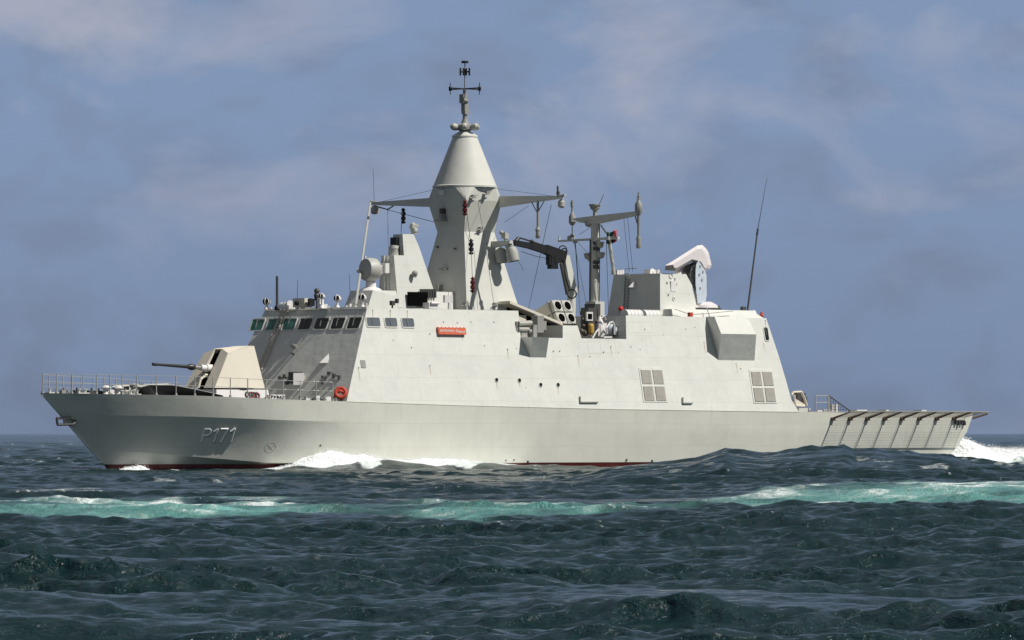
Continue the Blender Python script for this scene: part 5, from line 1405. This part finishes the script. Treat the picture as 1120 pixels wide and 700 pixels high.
    hgt = mth('ADD', mth('MULTIPLY', r1_.outputs[0], .15), mth('MULTIPLY', r2_.outputs[0], .062))
    hgt = mth('ADD', hgt, mth('MULTIPLY', r3_.outputs[0], .16))
    hgt = mth('ADD', hgt, mth('MULTIPLY', foamf, .05))
    bp = t.nodes.new('ShaderNodeBump'); bp.inputs['Strength'].default_value = 1.0; bp.inputs['Distance'].default_value = .9
    lk.new(hgt, bp.inputs['Height']); lk.new(bp.outputs[0], b.inputs['Normal'])
    me.materials.append(m)
    return o
build_sea()

# ------------------------------------------------------------------ thrown foam and spray
foam_m = mat('white_foam', (.86, .88, .89), .85, var=.10, scale=2.5, bump=.12, bscale=5.0, spec=.1)
def ico(vs_, fs, c, r):
    o = len(vs_); a = random.uniform(.6, 1.3)
    vs_ += [(c[0] + r, c[1], c[2]), (c[0] - r, c[1], c[2]), (c[0], c[1] + r, c[2]), (c[0], c[1] - r, c[2]), (c[0], c[1], c[2] + r * a), (c[0], c[1], c[2] - r * a)]
    fs += [(o + i, o + j, o + k) for i in (0, 1) for j in (2, 3) for k in (4, 5)]
def foam_ridge(name, label, prof, width_in, width_out, axis_fn, n_u, n_v, rough, drops, seed, zbase=-.4, dr=(.02, .07), lift=.35):
    r = random.Random(seed); random.seed(seed)
    rs = np.random.RandomState(seed)
    ph = [(rs.uniform(0, 6.28), rs.uniform(0, 6.28), .55 * 1.75 ** k) for k in range(6)]
    def nse(a, b):
        o = 0; am = 1
        for p1, p2, f in ph: o += am * math.sin(a * f * 2.1 + p1 + 1.3 * math.sin(b * f * 1.7 + p2)) * math.sin(b * f * 2.6 + p2 + math.sin(a * f + p1)); am *= .68
        return o
    vs_ = []; fs = []
    u0, u1 = prof[0][0], prof[-1][0]
    def zof(u, v):        # v in -1..1 across the ridge
        h = lerp(prof, u)
        return zbase + (h - zbase) * max(0, 1 - abs(v) ** 2.2) ** .7 + rough * nse(u, v * 2.2) * (1 - v * v) * min(1, max(h, .0) * 2)
    for i in range(n_u + 1):
        u = u0 + (u1 - u0) * i / n_u
        for j in range(n_v + 1):
            v = -1 + 2 * j / n_v
            s_, Y_ = axis_fn(u, v)
            vs_.append((s_ + rough * .8 * nse(u * 1.3 + 5, v), Y_ + rough * .8 * nse(u + 9, v * 1.4), zof(u, v)))
    w = n_v + 1
    fs = [(i * w + j, i * w + j + 1, (i + 1) * w + j + 1, (i + 1) * w + j) for i in range(n_u) for j in range(n_v)]
    for _ in range(drops):
        u = r.uniform(u0, u1); v = r.uniform(-.8, .8); s_, Y_ = axis_fn(u, v); z = zof(u, v); h = max(lerp(prof, u), 0)
        if h < .06: continue
        ico(vs_, fs, (s_ + r.gauss(0, .1), Y_ + r.gauss(0, .12), z + abs(r.gauss(0, lift)) * min(1, h) ), r.uniform(*dr) * r.uniform(.5, 1))
    me = bpy.data.meshes.new(name); me.from_pydata([V(*p) for p in vs_], [], fs); me.materials.append(foam_m)
    me.polygons.foreach_set('use_smooth', [True] * len(me.polygons))
    bm = bmesh.new(); bm.from_mesh(me); bmesh.ops.recalc_face_normals(bm, faces=bm.faces); bm.to_mesh(me); bm.free()
    o = bpy.data.objects.new(name, me); COL.objects.link(o); placed(o)
    o['kind'] = 'stuff'; o['label'] = label; o['category'] = 'foam'
    return o
PXT = [(287, 513), (300, 511.5), (312, 509), (325, 506), (338, 502), (350, 498), (362, 495.5), (375, 497), (388, 500), (400, 500.5), (415, 503.5), (430, 506.5), (445, 508), (458, 506.5), (470, 504.5), (484, 503.8), (495, 506), (503, 508.5), (515, 508), (527, 510), (540, 514)]
bp_ = []
for px, py in PXT:
    p = hull(px, py, .5); bp_.append((p[0], p[2]))
bp_ = [(a, b + (.0 if a < 17.5 else .14)) for a, b in bp_]
foam_ridge('bow_wave_foam', 'white foam crest of the bow wave curling along the ship side', bp_, .5, .9,
           lambda u, v: (u, b3(u) + .85 + v * 1.0), 360, 24, .085, 6500, 21, zbase=0.0, dr=(.012, .038), lift=.13)
bp2 = [(hull(px, py, .4)[0], hull(px, py, .4)[2]) for px, py in ((130, 514), (138, 511.5), (148, 510), (153, 508.5), (157, 510.5), (163, 513.5))]
foam_ridge('stem_foam', 'small white splash of foam under the bow at the waterline', bp2, .4, .4, lambda u, v: (u, b3(u) + .35 + v * .4), 60, 10, .05, 260, 5, zbase=-.1, dr=(.015, .045), lift=.16)
stern = []
for px, py in ((1030, 498), (1043, 490), (1050, 480), (1056, 475.5), (1060, 479), (1064, 481.5), (1070, 480.5), (1075, 486), (1079, 493), (1088, 493), (1096, 490), (1103, 492), (1112, 489.5), (1125, 491), (1145, 492), (1180, 494)):
    p = at(px, py, 3.2); stern.append((p[0], p[2]))
foam_ridge('stern_wake_foam', 'tall white wall of wake foam thrown up behind the stern', stern, 5, 5, lambda u, v: (u, .6 + v * (4.4 + .12 * max(0, u - 68))), 420, 90, .10, 9000, 8, zbase=-.2, dr=(.012, .04), lift=.10)

SPLIT = ('halyard', 'equipment_cabinet', 'roof_fittings', 'panel_seams', 'pad_eyes', 'front_fittings', 'deck_chocks', 'mast_cables', 'aft_roof_gear', 'well_machinery', 'rail_turnbuckles', 'side_fittings', 'roof_lifeline', 'decoy_launcher', 'deck_camera', 'hydraulic_hose', 'winch_drum', 'winch_frame', 'yoke_fittings', 'launcher_cabling', 'radar_pedestal', 'decoy_tubes', 'davit_frame', 'radio', 'lower_deckhouse', 'elevation_rack', 'crane_boom', 'fuel_reel', 'deck_fitting', 'board_bracket', 'rust_runs')
for o in list(SC.objects):
    if o.type == 'MESH' and o.parent is not None and o.name.split('.')[0] in SPLIT: pieces(o)
